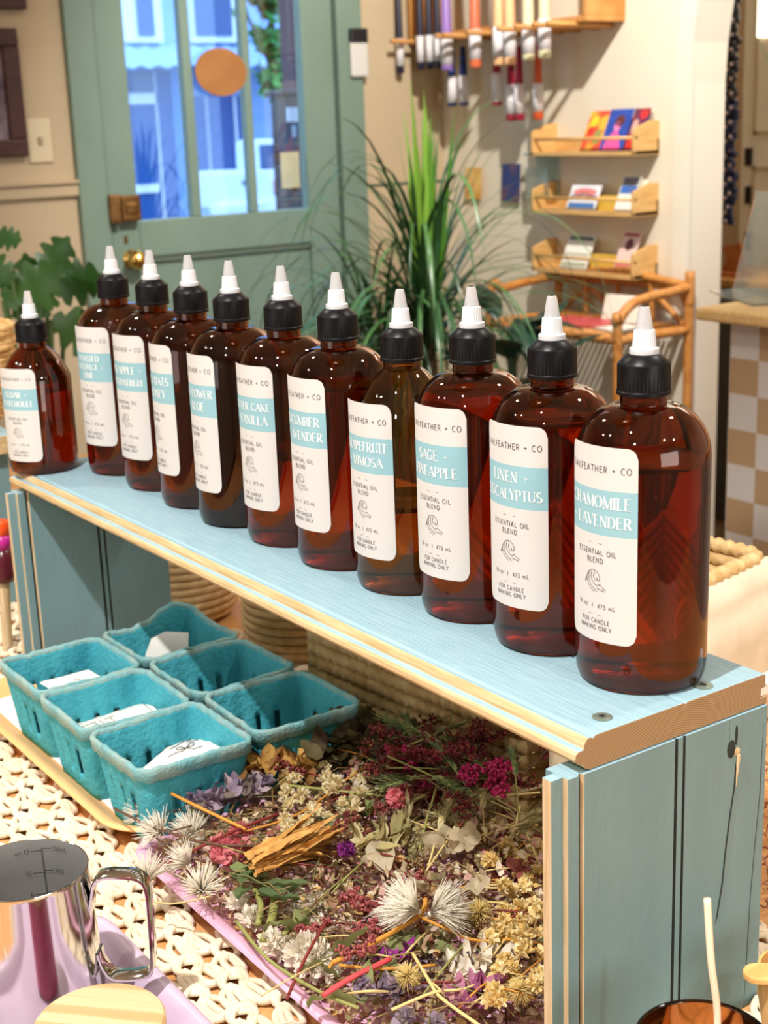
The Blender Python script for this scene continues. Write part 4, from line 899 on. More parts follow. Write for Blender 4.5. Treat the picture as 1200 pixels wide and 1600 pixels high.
def sheet(P00, P10, P01, P11, name, label, cat, m, bow=0, nu=10, nv=8, art=None, seed=1):
    rg = random.Random(seed); P = []; mid = (P00+P10+P01+P11)/4; nrm = (P10-P00).cross(P01-P00).normalized()
    if nrm.z < 0: nrm = -nrm
    for i in range(nu+1):
        u = i/nu; P.append([tuple((P00*(1-u)+P10*u)*(1-v)+(P01*(1-u)+P11*u)*v+nrm*(bow*math.sin(PI*u)*(.3+.7*math.sin(PI*v))+rg.gauss(0,.0002)*(bow != 0)) - mid) for v in [j/nv for j in range(nv+1)]])
    b = MB().grid(P); mats = [m]
    o = b.build(name, m, None, True, mid)
    if art:
        k = MB()
        for pts, w in art:
            pp = []
            for u, v in pts:
                q = (P00*(1-u)+P10*u)*(1-v)+(P01*(1-u)+P11*u)*v+nrm*(bow*math.sin(PI*u)*(.3+.7*math.sin(PI*v))+.0006)-mid; pp.append(q)
            k.tube(pp, w, 5, 0)
        k.build('drawing', M['ink'], o)
    return tag(o, label, cat)
card_p = mk('card_paper', lin(240,236,228), .7)
def bowart():
    c = lambda pts: [(p.x, p.y) for p in smooth_path([(a, b, 0) for a, b in pts], 5)]
    return [(c([(.58,.42),(.66,.56),(.74,.60),(.70,.46),(.58,.42)]), .00035), (c([(.58,.42),(.50,.54),(.42,.54),(.46,.44),(.58,.42)]), .00035), (c([(.58,.42),(.52,.34),(.42,.34),(.32,.28)]), .0003), (c([(.58,.42),(.66,.34),(.70,.30),(.82,.34)]), .0003),
            (c([(.30,.66),(.42,.70),(.54,.80),(.68,.76),(.80,.84),(.92,.80)]), .00035), ([(.62+.022*i, .66+.004*(i % 3)) for i in range(12)], .00025)]
Z = lambda x, y, z: at(x, y, Z=z)
sheet(Z(214,1208,.066), Z(352,1172,.066), Z(258,1170,.050), Z(306,1146,.046), 'paper_packet', 'folded white paper packet with bow drawing in the nearest teal basket', 'packet', card_p, .002, art=bowart())
fr = lambda m: [([(m,m),(1-m,m),(1-m,1-m),(m,1-m),(m,m)], .0003)]
sheet(Z(134,1152,.062), Z(248,1111,.060), Z(100,1136,.045), Z(226,1092,.047), 'bordered_card', 'white card with a thin printed border in the middle teal basket', 'card', card_p, 0, 1, 1, art=fr(.07)+[([(.12,.2),(.12,.6),(.28,.6),(.28,.2)], .0003), ([(.34,.2),(.34,.6)], .0003), ([(.40,.58),(.52,.58)], .0003), ([(.46,.2),(.46,.58)], .0003)])
sheet(Vector((.426,1.149,.067)), Vector((.474,1.149,.067)), Vector((.430,1.210,.059)), Vector((.478,1.206,.061)), 'folded_note', 'white folded note in the teal basket at the left edge', 'note', card_p, .001, art=[([(.5,.5),(.56,.6),(.62,.5)], .0003)])
q = Z(238,1003,.05)
b = MB().prism([(-.024,-.022),(.020,-.026),(.021,.030),(-.004,.0295),(-.018,.022),(-.024,.006)], -.0005, .0005, 0, Matrix.Rotation(math.radians(-50), 4, 'Z') @ Matrix.Rotation(PI/2-.2, 4, 'X'))
o = b.build('round_cornered_card', card_p, None, False, (.556,1.196,.052)); tag(o, 'round cornered card standing in the far bent teal basket', 'card')

# ------------------------------------------------------------------ pitcher, jars, sticks
def pitcher():
    c = at(40, 1357, Z=.114); t = thing('steaming_pitcher', 'polished steel milk pitcher with measuring marks standing in the lilac tray', 'pitcher', (c.x, c.y, TZ+.0034)); h = .1045
    b = MB().lathe([(1e-6,0),(.036,0),(.0395,.0015),(.0412,.006),(.0415,.016),(.0408,.045),(.0390,.078),(.0382,h-.003),(.0384,h-.0006),(.0381,h),(.0376,h-.0004)], 96, caps=False)
    b.build('body', M['metal'], t, True, angle=50)
    b = MB().lathe([(.0376,h-.0004),(.0374,h-.004),(.0382,.078),(.0400,.045),(.0406,.016),(.036,.004),(1e-6,.003)], 96, caps=False); b.build('inner_wall', M['brushed'], t, True)
    # strap handle
    a = math.atan2(CR.y, CR.x); e = Vector((math.cos(a), math.sin(a), 0)); s = Vector((-math.sin(a), math.cos(a), 0))
    path = [(.0372,.070),(.0400,.084),(.0425,.0945),(.0475,.0985),(.0600,.0990),(.0705,.0965),(.0745,.0890),(.0750,.0700),(.0746,.0440),(.0735,.0330),(.0690,.0285),(.0560,.0270),(.0475,.0290),(.0430,.036),(.0405,.046)]
    pts = smooth_path([e*r+Vector((0,0,z)) for r, z in path], 6); P = []
    for i, p in enumerate(pts):
        d = (pts[min(i+1,len(pts)-1)]-pts[max(i-1,0)]).normalized(); nn = d.cross(s).normalized(); hw, ht = .0068, .0013
        P.append([p+s*x*hw+nn*y*ht for x, y in ((-1,-.5),(-.85,-1),(.85,-1),(1,-.5),(1,.5),(.85,1),(-.85,1),(-1,.5))])
    b = MB(); vs_ = [q for r in P for q in r]; n = 8
    b.add(vs_, [(i*n+k, i*n+(k+1) % n, (i+1)*n+(k+1) % n, (i+1)*n+k) for i in range(len(P)-1) for k in range(n)]+[tuple(range(n))[::-1], tuple((len(P)-1)*n+k for k in range(n))])
    b.build('handle', M['metal'], t, True, angle=40)
    # marks inside the far wall
    px = at(65, 1350, Z=.1); ang0 = math.atan2(.62, .45); b = MB(); R_ = .0379
    def put(q, u0, z):
        for f in q:
            b.add([((R_-.0006+(.078-min(z+v,.09))*.055)*math.cos(ang0-(u0+u)/R_), (R_-.0006+(.078-min(z+v,.09))*.055)*math.sin(ang0-(u0+u)/R_), z+v) for u, v in f], [(0,1,2,3)])
    put([[(-.00022,i*.004),(.00022,i*.004),(.00022,i*.004+.004),(-.00022,i*.004+.004)] for i in range(14)], 0, .042)
    for z, lt, rt in ((.0965,'oz.12','350mL'),(.0805,'10','300'),(.0645,'8','250')):
        put([[(-.0075,-.0002),(0,-.0002),(0,.0002),(-.0075,.0002)]], 0, z); put([[(0,-.0002),(.0065,-.0002),(.0065,.0002),(0,.0002)]], 0, z+.0018)
        q, w = text(lt, .0030, False, .18, .10); put(q, -.0085-w/2, z-.0015); q, w = text(rt, .0028, False, .18, .10); put(q, .0075+w/2, z+.0005)
    b.build('measuring_marks', mk('etched_mark', lin(36,34,34), .6), t)
pitcher()
c = at(154, 1588, Z=.088); t = thing('candle_jar', 'rose pink candle jar with a round bamboo lid in the lilac tray', 'jar', (c.x, c.y, TZ+.0034))
bam = mk('bamboo', lin(212,184,142), .45, col2=lin(190,156,108), scale=16, stretch=(7,.25,1), mix=(.45,.55), bump=.05)
ld = MB().lathe([(.030,.0605),(.0345,.0610),(.0362,.0628),(.0362,.0740),(.0350,.0756),(.0330,.0762),(1e-6,.0764)], 64).build('lid', bam, t, True, angle=35); ld.rotation_euler = (0,0,.75)
MB().lathe([(1e-6,0),(.032,0),(.0345,.003),(.0345,.0595),(.033,.0605),(1e-6,.0605)], 48).build('jar_body', mk('rose_glass', lin(176,66,100), .15, coat=.5), t, True, angle=35)
# amber jar at the very bottom and the reed standing in it
c = at(1099, 1622, Z=.085); t = thing('amber_jar', 'open amber glass jar in front of the blue riser leg', 'jar', (c.x, c.y, .0058))
MB().lathe([(1e-6,.003),(.034,.0),(.0365,.004),(.0365,.076),(.0355,.0785),(.0345,.0765),(.0343,.006),(1e-6,.0055)], 56).build('jar_body', M['amber_glass'], t, True)
MB().lathe([(1e-6,.0055),(.0342,.006),(.0342,.045),(1e-6,.045)], 40).build('wax', mk('cream_wax', lin(236,222,190), .5, sub=.2), t, True, angle=40)
lo = Vector((c.x+.006, c.y+.002, .052)); l2 = at(1121, 1600, Y=c.y+.004); l1 = at(1111, 1500, Y=c.y+.007); l0 = at(1105, 1404, Y=c.y+.012)
o = MB().tube(smooth_path([lo, l2, l1, l0], 6), .0019, 10).build('diffuser_reed', mk('reed', lin(240,222,192), .8, bump=.1), None, True); tag(o, 'pale reed stick standing upright in the amber jar', 'stick')
# wooden bowl and spatula
wd = mk('beech', lin(236,190,122), .5, col2=lin(222,166,94), scale=16, stretch=(1,6,1), bump=.06)
e0 = at(1161, 1517, Z=.075); ex = Vector((CR.x, CR.y, 0)).normalized(); ey = Vector((-ex.y, ex.x, 0))
bc = at(1262, 1530, Z=.064)
t = thing('wooden_bowl', 'small wooden bowl at the right edge carrying a flat wooden spatula', 'bowl', (bc.x, bc.y, .0058))
MB().lathe([(1e-6,0),(.016,0),(.018,.004),(.0245,.024),(.0275,.045),(.0285,.0640),(.0268,.0645),(.0250,.045),(.020,.022),(1e-6,.012)], 48).build('bowl_body', wd, t, True, angle=50)
def spat():
    P = []; L_ = .105
    for i in range(9): a = PI/2+PI*i/8; P.append((.0085+.0085*math.cos(a), .0085*math.sin(a)))
    P += [(L_,-.0075),(L_+.004,0),(L_,.0075)]
    o = MB().prism(P, 0, .0042, 0, Matrix(((ex.x,ey.x,0,0),(ex.y,ey.y,0,0),(0,0,1,0),(0,0,0,1)))).build('wooden_spatula', wd, None, False, (e0.x, e0.y, .0706)); bevel(o, .001); tag(o, 'flat round ended wooden spatula lying across the wooden bowl', 'spatula')
spat()
# ------------------------------------------------------------------ rope baskets behind the riser
jute = mk('jute_rope', lin(222,192,146), .9, col2=lin(200,166,116), scale=90, bump=.6, bscale=300)
def coil(b, rx, ry, z, r, n=110, mi=0, ph=0, braid=.16, rr=None):
    pts, rs = [], []
    for i in range(n):
        a = 2*PI*i/n
        if rr: # squarish
            c_, s_ = math.cos(a), math.sin(a); k = (abs(c_)**4+abs(s_)**4)**-.25; x, y = rx*c_*k, ry*s_*k
        else: x, y = rx*math.cos(a), ry*math.sin(a)
        pts.append((x, y, z)); rs.append(r*(1+braid*math.sin(i*PI+ph*1.7)))
    b.tube(pts, rs, 8, mi, True)
def rope_basket(cx, cy_, rx, ry, nl, label, z=.0058, m=None, r=.0050):
    t = thing('rope_basket', label, 'basket', (cx, cy_, z), 0, None); b = MB()
    for i in range(nl): k = 1-.10*math.exp(-i*1.2); coil(b, rx*k, ry*k, r+i*r*1.8, r, 170, 0, i, .12)
    b.build('coiled_wall', m or jute, t, True); b = MB()
    for i in range(1, 9): coil(b, rx*.9*i/9, ry*.9*i/9, r, r, 60, 0, i)
    b.build('coiled_base', m or jute, t, True); return t
rope_basket(.6990,1.4490,.0625,.0625,9,'small jute rope basket farthest left behind the riser')
rope_basket(.7390,1.2440,.0600,.0600,11,'small jute rope basket in the middle behind the riser')
rope_basket(.7545,1.0080,.0600,.0600,11,'whiter rope basket behind the riser, next to the dried flowers', m=mk('pale_rope', lin(226,206,172), .9, col2=lin(206,182,142), scale=90, bump=.6, bscale=300))
# canvas lined seagrass basket
def canvas_basket():
    z = .155; A = at(1214, 868, Z=z); d = (A-at(1050, 940, Z=z)).normalized(); n = (at(1108, 843, Z=z)-A).normalized(); L_, W_ = .34, .30
    t = thing('lined_basket', 'braided seagrass basket with cream canvas folded over the rim, right of the bottles', 'basket', (A.x, A.y, .0))
    Q = lambda x, y, zz: (d.x*x+n.x*y, d.y*x+n.y*y, zz)
    sg = mk('seagrass', lin(226,196,142), .85, col2=lin(198,160,102), scale=70, bump=.7, bscale=260); b = MB()
    for i in range(12):
        zz = .012+i*.0128; P = [Vector(Q(x, y, zz)) for x, y in rrect(-L_, .012, -.004, W_, .02, 5)]; pts = []
        for a, c in zip(P, P[1:]+P[:1]): m = max(1, int((c-a).length/.006)); pts += [a+(c-a)*j/m for j in range(m)]
        b.tube(pts, [.0068*(1+.22*(-1)**j) for j in range(len(pts))], 8, 0, True)
    b.build('seagrass_wall', sg, t, True); MB().add([Q(x, y, h) for h in (.006, .012) for x, y in ((-L_+.01,.02),(-.014,.02),(-.014,W_-.01),(-L_+.01,W_-.01))], [(3,2,1,0),(4,5,6,7),(0,1,5,4),(1,2,6,5),(2,3,7,6),(3,0,4,7)]).build('base', sg, t)
    cv = mk('canvas', lin(226,214,190), .9, col2=lin(216,202,176), scale=30, bump=.15, bscale=500); P = []; rg = random.Random(8)
    prof = [(.024,z-.06),(.022,z-.012),(.018,z),(.010,z+.004),(0,z+.001),(-.006,z-.016),(-.0055,z-.030),(-.0085,z-.0325),(-.0095,z-.06),(-.0095,z-.10),(-.009,.010)]
    for i in range(31):
        x = .004-(L_+.008)*i/30; w = rg.gauss(0,.0006); P.append([Q(x, y+w+.0012*math.sin(i*.7+k), max(zz+w-.008, .004)) for k, (y, zz) in enumerate(prof)])
    b = MB().grid(P); P2 = []
    for i in range(25): y = -.008+(W_+.012)*i/24; P2.append([Q(.001-p, y, max(zz-.012, .003)) for p, zz in prof[5:]])
    b.grid(P2); o = b.build('canvas_liner', cv, t, True); so = o.modifiers.new('cloth', 'SOLIDIFY'); so.thickness = .0012; so.offset = 0
canvas_basket()
# ------------------------------------------------------------------ left: second riser, wicker basket, painted stick
t = thing('display_riser', 'second blue riser with raw wood edge behind the left end', 'riser', (0,0,0))
b = MB().prism([(.40,1.60),(.575,1.60),(.575,2.05),(.40,2.05)], .192, .214, 0, None, [1,0,0,0,0,0]); bevel(b.build('top_board', [M['blue_paint'], M['bare_wood']], t), .001)
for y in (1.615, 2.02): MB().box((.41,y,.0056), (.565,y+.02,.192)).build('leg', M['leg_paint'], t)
wk = mk('wicker', lin(222,186,128), .7, col2=lin(196,152,92), scale=60, bump=.3)
def wicker():
    q = at(34, 640, Y=1.76); c = Vector((q.x-.092, q.y-.0, .2143)); t = thing('wicker_basket', 'pale wicker basket with folded rim on the second riser', 'basket', c)
    b = MB(); nst = 26
    for i in range(15):
        z = .004+i*.0058; R_ = .072+.012*math.sin(i/14*2.2); pts = []
        for k in range(nst*4): a = 2*PI*k/(nst*4); rr = R_+.0018*math.cos(k*PI/2+(i % 2)*PI); pts.append((rr*math.cos(a), rr*math.sin(a), z))
        b.tube(pts, .0030, 6, 0, True)
    b.build('woven_wall', wk, t, True); b = MB()
    for k in range(nst): a = 2*PI*k/nst; b.tube([(.071*math.cos(a),.071*math.sin(a),0),(.083*math.cos(a),.083*math.sin(a),.05),(.081*math.cos(a),.081*math.sin(a),.09)], .0026, 6)
    b.build('stakes', wk, t, True); b = MB()
    for k in range(5): coil(b, .083+.003*math.sin(k*2), .083+.003*math.cos(k*2), .088+k*.0055, .0045, 60, 0, k)
    b.build('rim', wk, t, True); MB().lathe([(1e-6,.002),(.072,.002),(.072,.006),(1e-6,.006)], 30).build('base', wk, t)
    sh = mk('tissue', lin(240,214,166), .8); rg = random.Random(4); P = []
    for i in range(12): P.append([(.075*j/6*math.cos(2*PI*i/12), .075*j/6*math.sin(2*PI*i/12), .105+.012*math.cos(j*.3)+rg.uniform(-.006,.006)) for j in range(1, 7)])
    o = MB().grid(P, 0, None, True).build('tissue_filling', sh, None, True, c); tag(o, 'crumpled pale tissue filling the wicker basket on the second riser', 'tissue')
wicker()
def stick():
    a, m, e = at(12, 1010, Y=1.46), at(6, 905, Y=1.46), at(2, 812, Y=1.46); t = thing('painted_stick', 'wooden stick with dark red end and bright orange and magenta bands', 'stick', (a.x, a.y, .0058))
    o = Vector(t.location); W_ = lambda v: Vector(v)-o
    MB().tube(smooth_path([W_((a.x,a.y,.009)), W_(a), W_(m)], 6), [.006]*12+[.0065], 10).build('handle', M['pale_wood'], t, True)
    d = (e-m); f = lambda k: W_(m+d*k)
    MB().tube([f(-.02), f(.1), f(.3), f(.55)], [.012,.0125,.011,.009], 14).build('head', mk('dark_red_lacquer', lin(86,24,36), .25), t, True)
    MB().tube([f(.52), f(.75)], [.0095,.0090], 14).build('magenta_band', mk('magenta_band', lin(190,36,140), .35), t, True); MB().tube([f(.74), f(.97), f(1.0)], [.0090,.0080,.006], 14).build('orange_tip', mk('orange_tip', lin(244,84,26), .35), t, True)
stick()
# pendant lamp over the table (its ring shows in the bottle shoulders)
t = thing('pendant_lamp', 'brown pendant lamp hanging above the bottle row, seen only as a reflection', 'lamp', (.42, .80, 1.02))
MB().lathe([(.19,0),(.185,.02),(.13,.09),(.05,.13),(.02,.14),(.018,.138),(.048,.126),(.125,.087),(.18,.018),(.188,0)], 48, caps=False).build('shade', mk('rattan_shade', lin(190,128,80), .7), t, True)
MB().ball((0,0,.055), .034, 20, 12).build('bulb', mk('bulb', (1,.9,.75,1), .5, emit=7), t, True); MB().tube([(0,0,.085),(0,0,ZT-1.02)], .003, 6).build('cord', M['black_plastic'], t)
# ------------------------------------------------------------------ the dried flowers
def hexmat(nm, cols, rough=.75, sub=0, jit=.25): return mk(nm, cols[0], rough, island=cols if len(cols) > 1 else cols*2, jitter=jit, sub=sub, tl=.35)
L3 = lambda *c: [lin(*x) for x in c]
FM = dict(
 cream=hexmat('petal_cream', L3((240,226,186),(232,214,168),(246,236,206),(226,206,150))), yellow=hexmat('petal_straw', L3((244,222,160),(238,210,138),(248,232,184),(226,192,116))),
 white=hexmat('petal_white', L3((246,238,224),(236,226,206),(240,232,214))), fil=mk('filament_white', lin(252,246,232), .7, tl=.45), straw=mk('filament_straw', lin(242,220,150), .7, tl=.45),
 heather=hexmat('heather', L3((150,70,66),(168,88,80),(128,54,52),(184,110,100))), dusty=hexmat('heather_rose', L3((186,100,98),(170,84,84),(204,124,118))),
 magenta=hexmat('petal_magenta', L3((206,44,110),(186,30,92),(222,70,136),(160,26,76))), violet=hexmat('petal_violet', L3((150,50,140),(176,70,160),(120,36,112))),
 lav=hexmat('petal_lavender', L3((150,130,152),(170,150,166),(128,110,128),(184,164,168),(138,122,112))), mauve=hexmat('petal_mauve', L3((176,104,140),(150,76,116),(198,132,160),(206,150,150))),
 olive=hexmat('leaf_olive', L3((84,78,46),(66,62,38),(102,90,54),(76,60,38))), ochre=hexmat('leaf_ochre', L3((206,150,68),(186,126,54),(220,172,92),(150,106,54))),
 green=hexmat('leaf_sage', L3((126,138,84),(104,122,76),(150,156,100),(90,108,66))), bud=hexmat('leaf_dark', L3((70,88,56),(88,104,66),(58,76,50))),
 pinkp=hexmat('petal_pink', L3((224,120,130),(236,146,150),(210,96,112))), red=hexmat('petal_red', L3((130,40,44),(154,58,56),(106,30,38),(170,90,80))),
 hyd=mk('petal_ivory', lin(234,222,192), .6, col2=lin(222,206,172), scale=200, tl=.5), hydb=mk('petal_tan', lin(184,150,112), .6, col2=lin(164,126,92), scale=200, tl=.45),
 sun=mk('sun_petal', lin(206,156,80), .7, col2=lin(170,118,54), scale=120, stretch=(1,1,1), bump=.3, bscale=300), sgreen=mk('stem_green', lin(146,146,80), .6), sstraw=mk('stem_straw', lin(214,190,126), .7), sred=mk('stem_red', lin(124,44,38), .6),
 sbrown=mk('stem_brown', lin(96,68,48), .7), sochre=mk('stem_ochre', lin(206,142,54), .6), scoral=mk('stem_coral', lin(206,72,76), .5), grass=hexmat('grass_head', L3((196,180,124),(176,158,104),(212,198,150),(158,146,96))), seed=hexmat('seed_head', L3((160,150,98),(182,170,118),(136,126,84))),
 dark=mk('shade_stem', lin(70,46,40), .8))
def petal(b, base, d, nrm, L_, w, rg, mi=0, curl=.5, n=4, cup=.3, wob=.12):
    d = d.normalized(); s = d.cross(nrm)
    if s.length < 1e-4: s = d.orthogonal()
    s.normalize(); nrm = s.cross(d); p = Vector(base); rows = []; st = L_/n
    for i in range(n+1):
        t = i/n; ww = w*(math.sin(PI*min(1, .12+t*.88))**.7)*.5+.0002; j = lambda: rg.uniform(-wob, wob)*w
        rows.append([p-s*ww+nrm*(cup*ww+j()), p+nrm*j(), p+s*ww+nrm*(cup*ww+j())]); p = p+d*st; d = (d+nrm*curl/n).normalized(); nrm = s.cross(d)
    b.grid(rows, mi)
def rdir(rg, zmin=-.2):
    while True:
        v = Vector((rg.gauss(0,1), rg.gauss(0,1), rg.gauss(0,1)))
        if v.length > .1:
            v.normalize()
            if v.z > zmin: return v
def g_button(rg, r):
    b = MB()
    for k in range(44):
        v = rdir(rg, -.35); petal(b, v*r*.45, (v+rdir(rg, -1)*.35), v, r*rg.uniform(.55,.8), r*.42, rg, 0, rg.uniform(-.3,.9), 3)
    b.ball((0,0,0), r*.5, 8, 5); return b
def g_globe(rg, r):
    b = MB()
    for k in range(230):
        v = rdir(rg, -.7); u = v.orthogonal().normalized(); b.add([v*r*.5-u*r*.12, v*r*.5+u*r*.12, v*r*.82+u*r*.09+Vector((0,0,-.05*r)), v*r*rg.uniform(.98,1.1), v*r*.82-u*r*.09], [(0,1,2,4),(4,2,3)])
    b.ball((0,0,0), r*.6, 10, 6); return b
def g_fil(rg, r, axis, spread=1.0, n=170, th=.00045, jag=.18):
    b = MB(); axis = axis.normalized(); n = int(n*1.35)
    b.ball((0,0,0), r*.07, 8, 5)
    for k in range(n):
        v = (axis+rdir(rg, -1)*spread).normalized(); L_ = r*rg.uniform(.75,1.08); w = rdir(rg, -1)*L_*jag
        b.tube([v*r*.04, v*L_*.5+w*.25, v*L_+w*.6+Vector((0,0,-.06*L_))], [th*1.1, th, th*.5], 3)
    return b
def g_sprig(rg, L_, dens=80, ball=.0013, spread=.35):
    b = MB(); s = MB(); pts = smooth_path([(0,0,0),(L_*.35,rg.uniform(-.1,.1)*L_,L_*.06),(L_*.7,rg.uniform(-.12,.12)*L_,L_*.08),(L_,rg.uniform(-.1,.1)*L_,L_*.05)], 5); s.tube(pts, [.0007]*len(pts), 5)
    for k in range(int(dens/9)):
        t = rg.uniform(.35,1); p = pts[int(t*(len(pts)-1))]; v = Vector((rg.uniform(.3,1), rg.uniform(-1,1), rg.uniform(-.1,.6))).normalized()*L_*spread*rg.uniform(.4,.9); s.tube([p, p+v*.6, p+v], [.0004,.00035,.0003], 4)
        for m in range(9): q = p+v*rg.uniform(.35,1.05)+rdir(rg, -1)*ball*1.6; b.ball(q, ball*rg.uniform(.7,1.2), 5, 3, 0, (1,1,1.3))
    return b, s
def g_floret(rg, r, np_=5):
    b = MB()
    for f in range(4):
        c = Vector((rg.uniform(-1,1), rg.uniform(-1,1), rg.uniform(0,.6)))*r; ax = rdir(rg, .1)
        for k in range(np_): a = 2*PI*k/np_; u = ax.orthogonal().normalized(); w = ax.cross(u); d = u*math.cos(a)+w*math.sin(a)+ax*.4; petal(b, c, d, ax, r*.8, r*.62, rg, 0, -.5, 3)
    return b
def g_hyd(rg, r, nf=5):
    b = MB()
    for f in range(nf):
        c = Vector((rg.uniform(-1,1), rg.uniform(-1,1), rg.uniform(0,.9)))*r*.7; ax = rdir(rg, .05)
        for k in range(4): a = PI/2*k+.3*f; u = ax.orthogonal().normalized(); w = ax.cross(u); d = u*math.cos(a)+w*math.sin(a)+ax*.3; petal(b, c, d, ax, r*.62, r*.62, rg, 0, -.35, 5, .2, .05)
    return b
def g_leaf(rg, L_, w, n=1):
    b = MB()
    for k in range(n): petal(b, rdir(rg, -.2)*L_*.2*(n > 1), Vector((1, rg.uniform(-.6,.6), rg.uniform(0,.5))), Vector((rg.uniform(-.5,.5), rg.uniform(-.6,.6), 1)), L_*rg.uniform(.8,1.1), w, rg, 0, rg.uniform(-1.2,1.0), 7, rg.uniform(.2,.9), .16)
    return b
def g_grass(rg, L_):
    b = MB(); s = MB(); s.tube([(-L_*1.4,0,-.004),(-L_*.5,0,0),(L_*.2,0,.002),(L_*.9,0,.003)], [.0007,.0007,.0006,.0004], 5)
    for k in range(26):
        t = k/26; p = Vector((L_*t, 0, .002)); sd = 1 if k % 2 else -1; v = Vector((1, sd*rg.uniform(.25,.6), rg.uniform(0,.4))).normalized()
        petal(b, p, v, Vector((0,0,1)), L_*.22, .0022, rg, 0, .3, 3); b.tube([p+v*L_*.18, p+v*L_*.55+Vector((0,0,.001))], [.00025,.0001], 3)
    return b, s
def g_seed(rg, L_):
    b = MB()
    for k in range(120): t = rg.random(); p = Vector((L_*t, rg.gauss(0,.09)*L_*(1-abs(t-.45)), rg.gauss(0,.05)*L_)); v = rdir(rg, -1); b.add([p-v*.0012, p+v.orthogonal()*.0005, p+v*.0014, p-v.orthogonal()*.0005], [(0,1,2,3)])
    for k in range(14): t = rg.random(); b.tube([(L_*t*.8,0,0),(L_*min(1,t+.25), rg.uniform(-.12,.12)*L_, rg.uniform(0,.06)*L_)], .0002, 3)
    return b
def fl(name, label, cat, parts, loc, rot=(0,0,0), group=None):
    t = thing(name, label, cat, loc, 0, group); t.rotation_euler = rot
    for nm, b, m in parts: b.build(nm, FM[m], t, True)
    return t
def face(p, x1, y1, z):   # heading from a point to a seen spot
    q = at(x1, y1, Z=z); return math.atan2(q.y-p.y, q.x-p.x), (q-p).length
R7 = random.Random(77)
# what nobody could count: the loose petals under it all
def litter():
    rg = random.Random(21); b = MB(); c = Vector((.512, .747))
    for k in range(5600):
        x, y = rg.uniform(.400,.624), rg.uniform(.564,.931); e = min((x-.392)/.05, (.632-x)/.05, (y-.556)/.05, (.938-y)/.05, 1)
        z = TZ+.004+rg.random()**.7*(.034+.034*min(1,max(0,(x-.545)/.055))*(y < .90))*max(e, .12); L_ = rg.uniform(.003,.010)
        petal(b, (x, y, z), rdir(rg, -.3)*Vector((1,1,.5)).length, Vector((rg.uniform(-.8,.8), rg.uniform(-.8,.8), 1)), L_, L_*rg.uniform(.35,.8), rg, 0, rg.uniform(-1,1), 3)
    cols = L3((234,216,180),(220,196,156),(190,160,124),(206,164,150),(200,138,132),(166,132,94),(160,148,104),(240,226,200),(204,176,160),(150,92,74),(216,180,112),(226,200,160))
    o = b.build('petal_litter', hexmat('litter_petals', cols)); tag(o, 'loose crumbled petals covering the floor of the pink tray', 'petals', None, 'stuff')
    b = MB()
    for k in range(1100):
        x, y = rg.uniform(.404,.622), rg.uniform(.568,.928); a = rg.uniform(0, PI); L_ = rg.uniform(.012,.04); z = TZ+.010+rg.random()*.032; dx, dy = math.cos(a)*L_, math.sin(a)*L_
        if not (.398 < x+dx < .626 and .56 < y+dy < .932): continue
        b.tube([(x,y,z),(x+dx*.5,y+dy*.5,z+rg.uniform(-.002,.005)),(x+dx,y+dy,z+rg.uniform(-.004,.004))], rg.uniform(.0003,.0007), 4)
    o = b.build('stem_litter', hexmat('litter_stems', L3((150,120,70),(120,60,46),(176,150,96),(96,72,50),(128,128,80)))); tag(o, 'short broken stems mixed through the petals in the pink tray', 'stems', None, 'stuff')
litter()
def fill(name, label, cat, group, n, box, z, make, seed, tilt=.5, nvar=4, anyrot=True, inside=True):
    """n copies of a few kinds, laid over the seen patch"""
    rg = random.Random(seed); var = []; k = 0; tries = 0
    while k < n and tries < n*30:
        tries += 1; p = at(rg.uniform(box[0], box[2]), rg.uniform(box[1], box[3]), Z=rg.uniform(*z))
        if inside and not (.398 < p.x < .622 and .565 < p.y < .930): continue
        rot = (rg.uniform(-tilt, tilt), rg.uniform(-tilt, tilt), rg.uniform(0, 2*PI))
        if len(var) < nvar: var.append(fl(name, label, cat, make(rg), p, rot, group))
        else: dup(var[rg.randrange(nvar)], p, rot, scale=rg.uniform(.85,1.2))
        k += 1
def one(f, m, nm='bloom'): return lambda rg: [(nm, f(rg), m)]
def two(f, m1, m2, a='bloom', c='stem'):
    def g(rg): x, y = f(rg); return [(a, x, m1), (c, y, m2)]
    return g
fill('strawflower', 'small cream strawflower head in the cream patch by the pink globe flower', 'flower', 'cream strawflowers', 26, (432,1176,570,1312), (.044,.054), one(lambda r: g_button(r, r.uniform(.0055,.0078)), 'cream'), 1)
fill('strawflower', 'straw yellow button flower on the side of the tray next to the riser leg', 'flower', 'straw yellow button flowers', 46, (765,1285,856,1600), (.042,.054), one(lambda r: g_button(r, r.uniform(.0046,.0068)), 'yellow'), 2)
fill('dried_leaf', 'curled olive brown leaf in the dark clump beyond the cream flowers', 'leaf', 'olive brown leaves', 44, (488,1092,665,1185), (.034,.056), one(lambda r: g_leaf(r, .024, .013, 2), 'olive', 'blade'), 3, .7)
fill('dried_leaf', 'curled ochre leaf touching the nearest teal basket', 'leaf', 'ochre leaves', 10, (372,1165,482,1212), (.042,.052), one(lambda r: g_leaf(r, .026, .012, 2), 'ochre', 'blade'), 4, .6)
fill('heather_sprig', 'red brown heather sprig among the cream strawflowers', 'sprig', 'red brown heather sprigs', 12, (450,1215,610,1330), (.040,.048), two(lambda r: g_sprig(r, .035, 150, .00085), 'heather', 'sred', 'buds'), 5, .25)
fill('magenta_floret', 'bright magenta floret in the shade under the riser', 'flower', 'magenta florets', 54, (660,1130,850,1250), (.036,.056), one(lambda r: g_floret(r, .0055), 'magenta'), 6, .6)
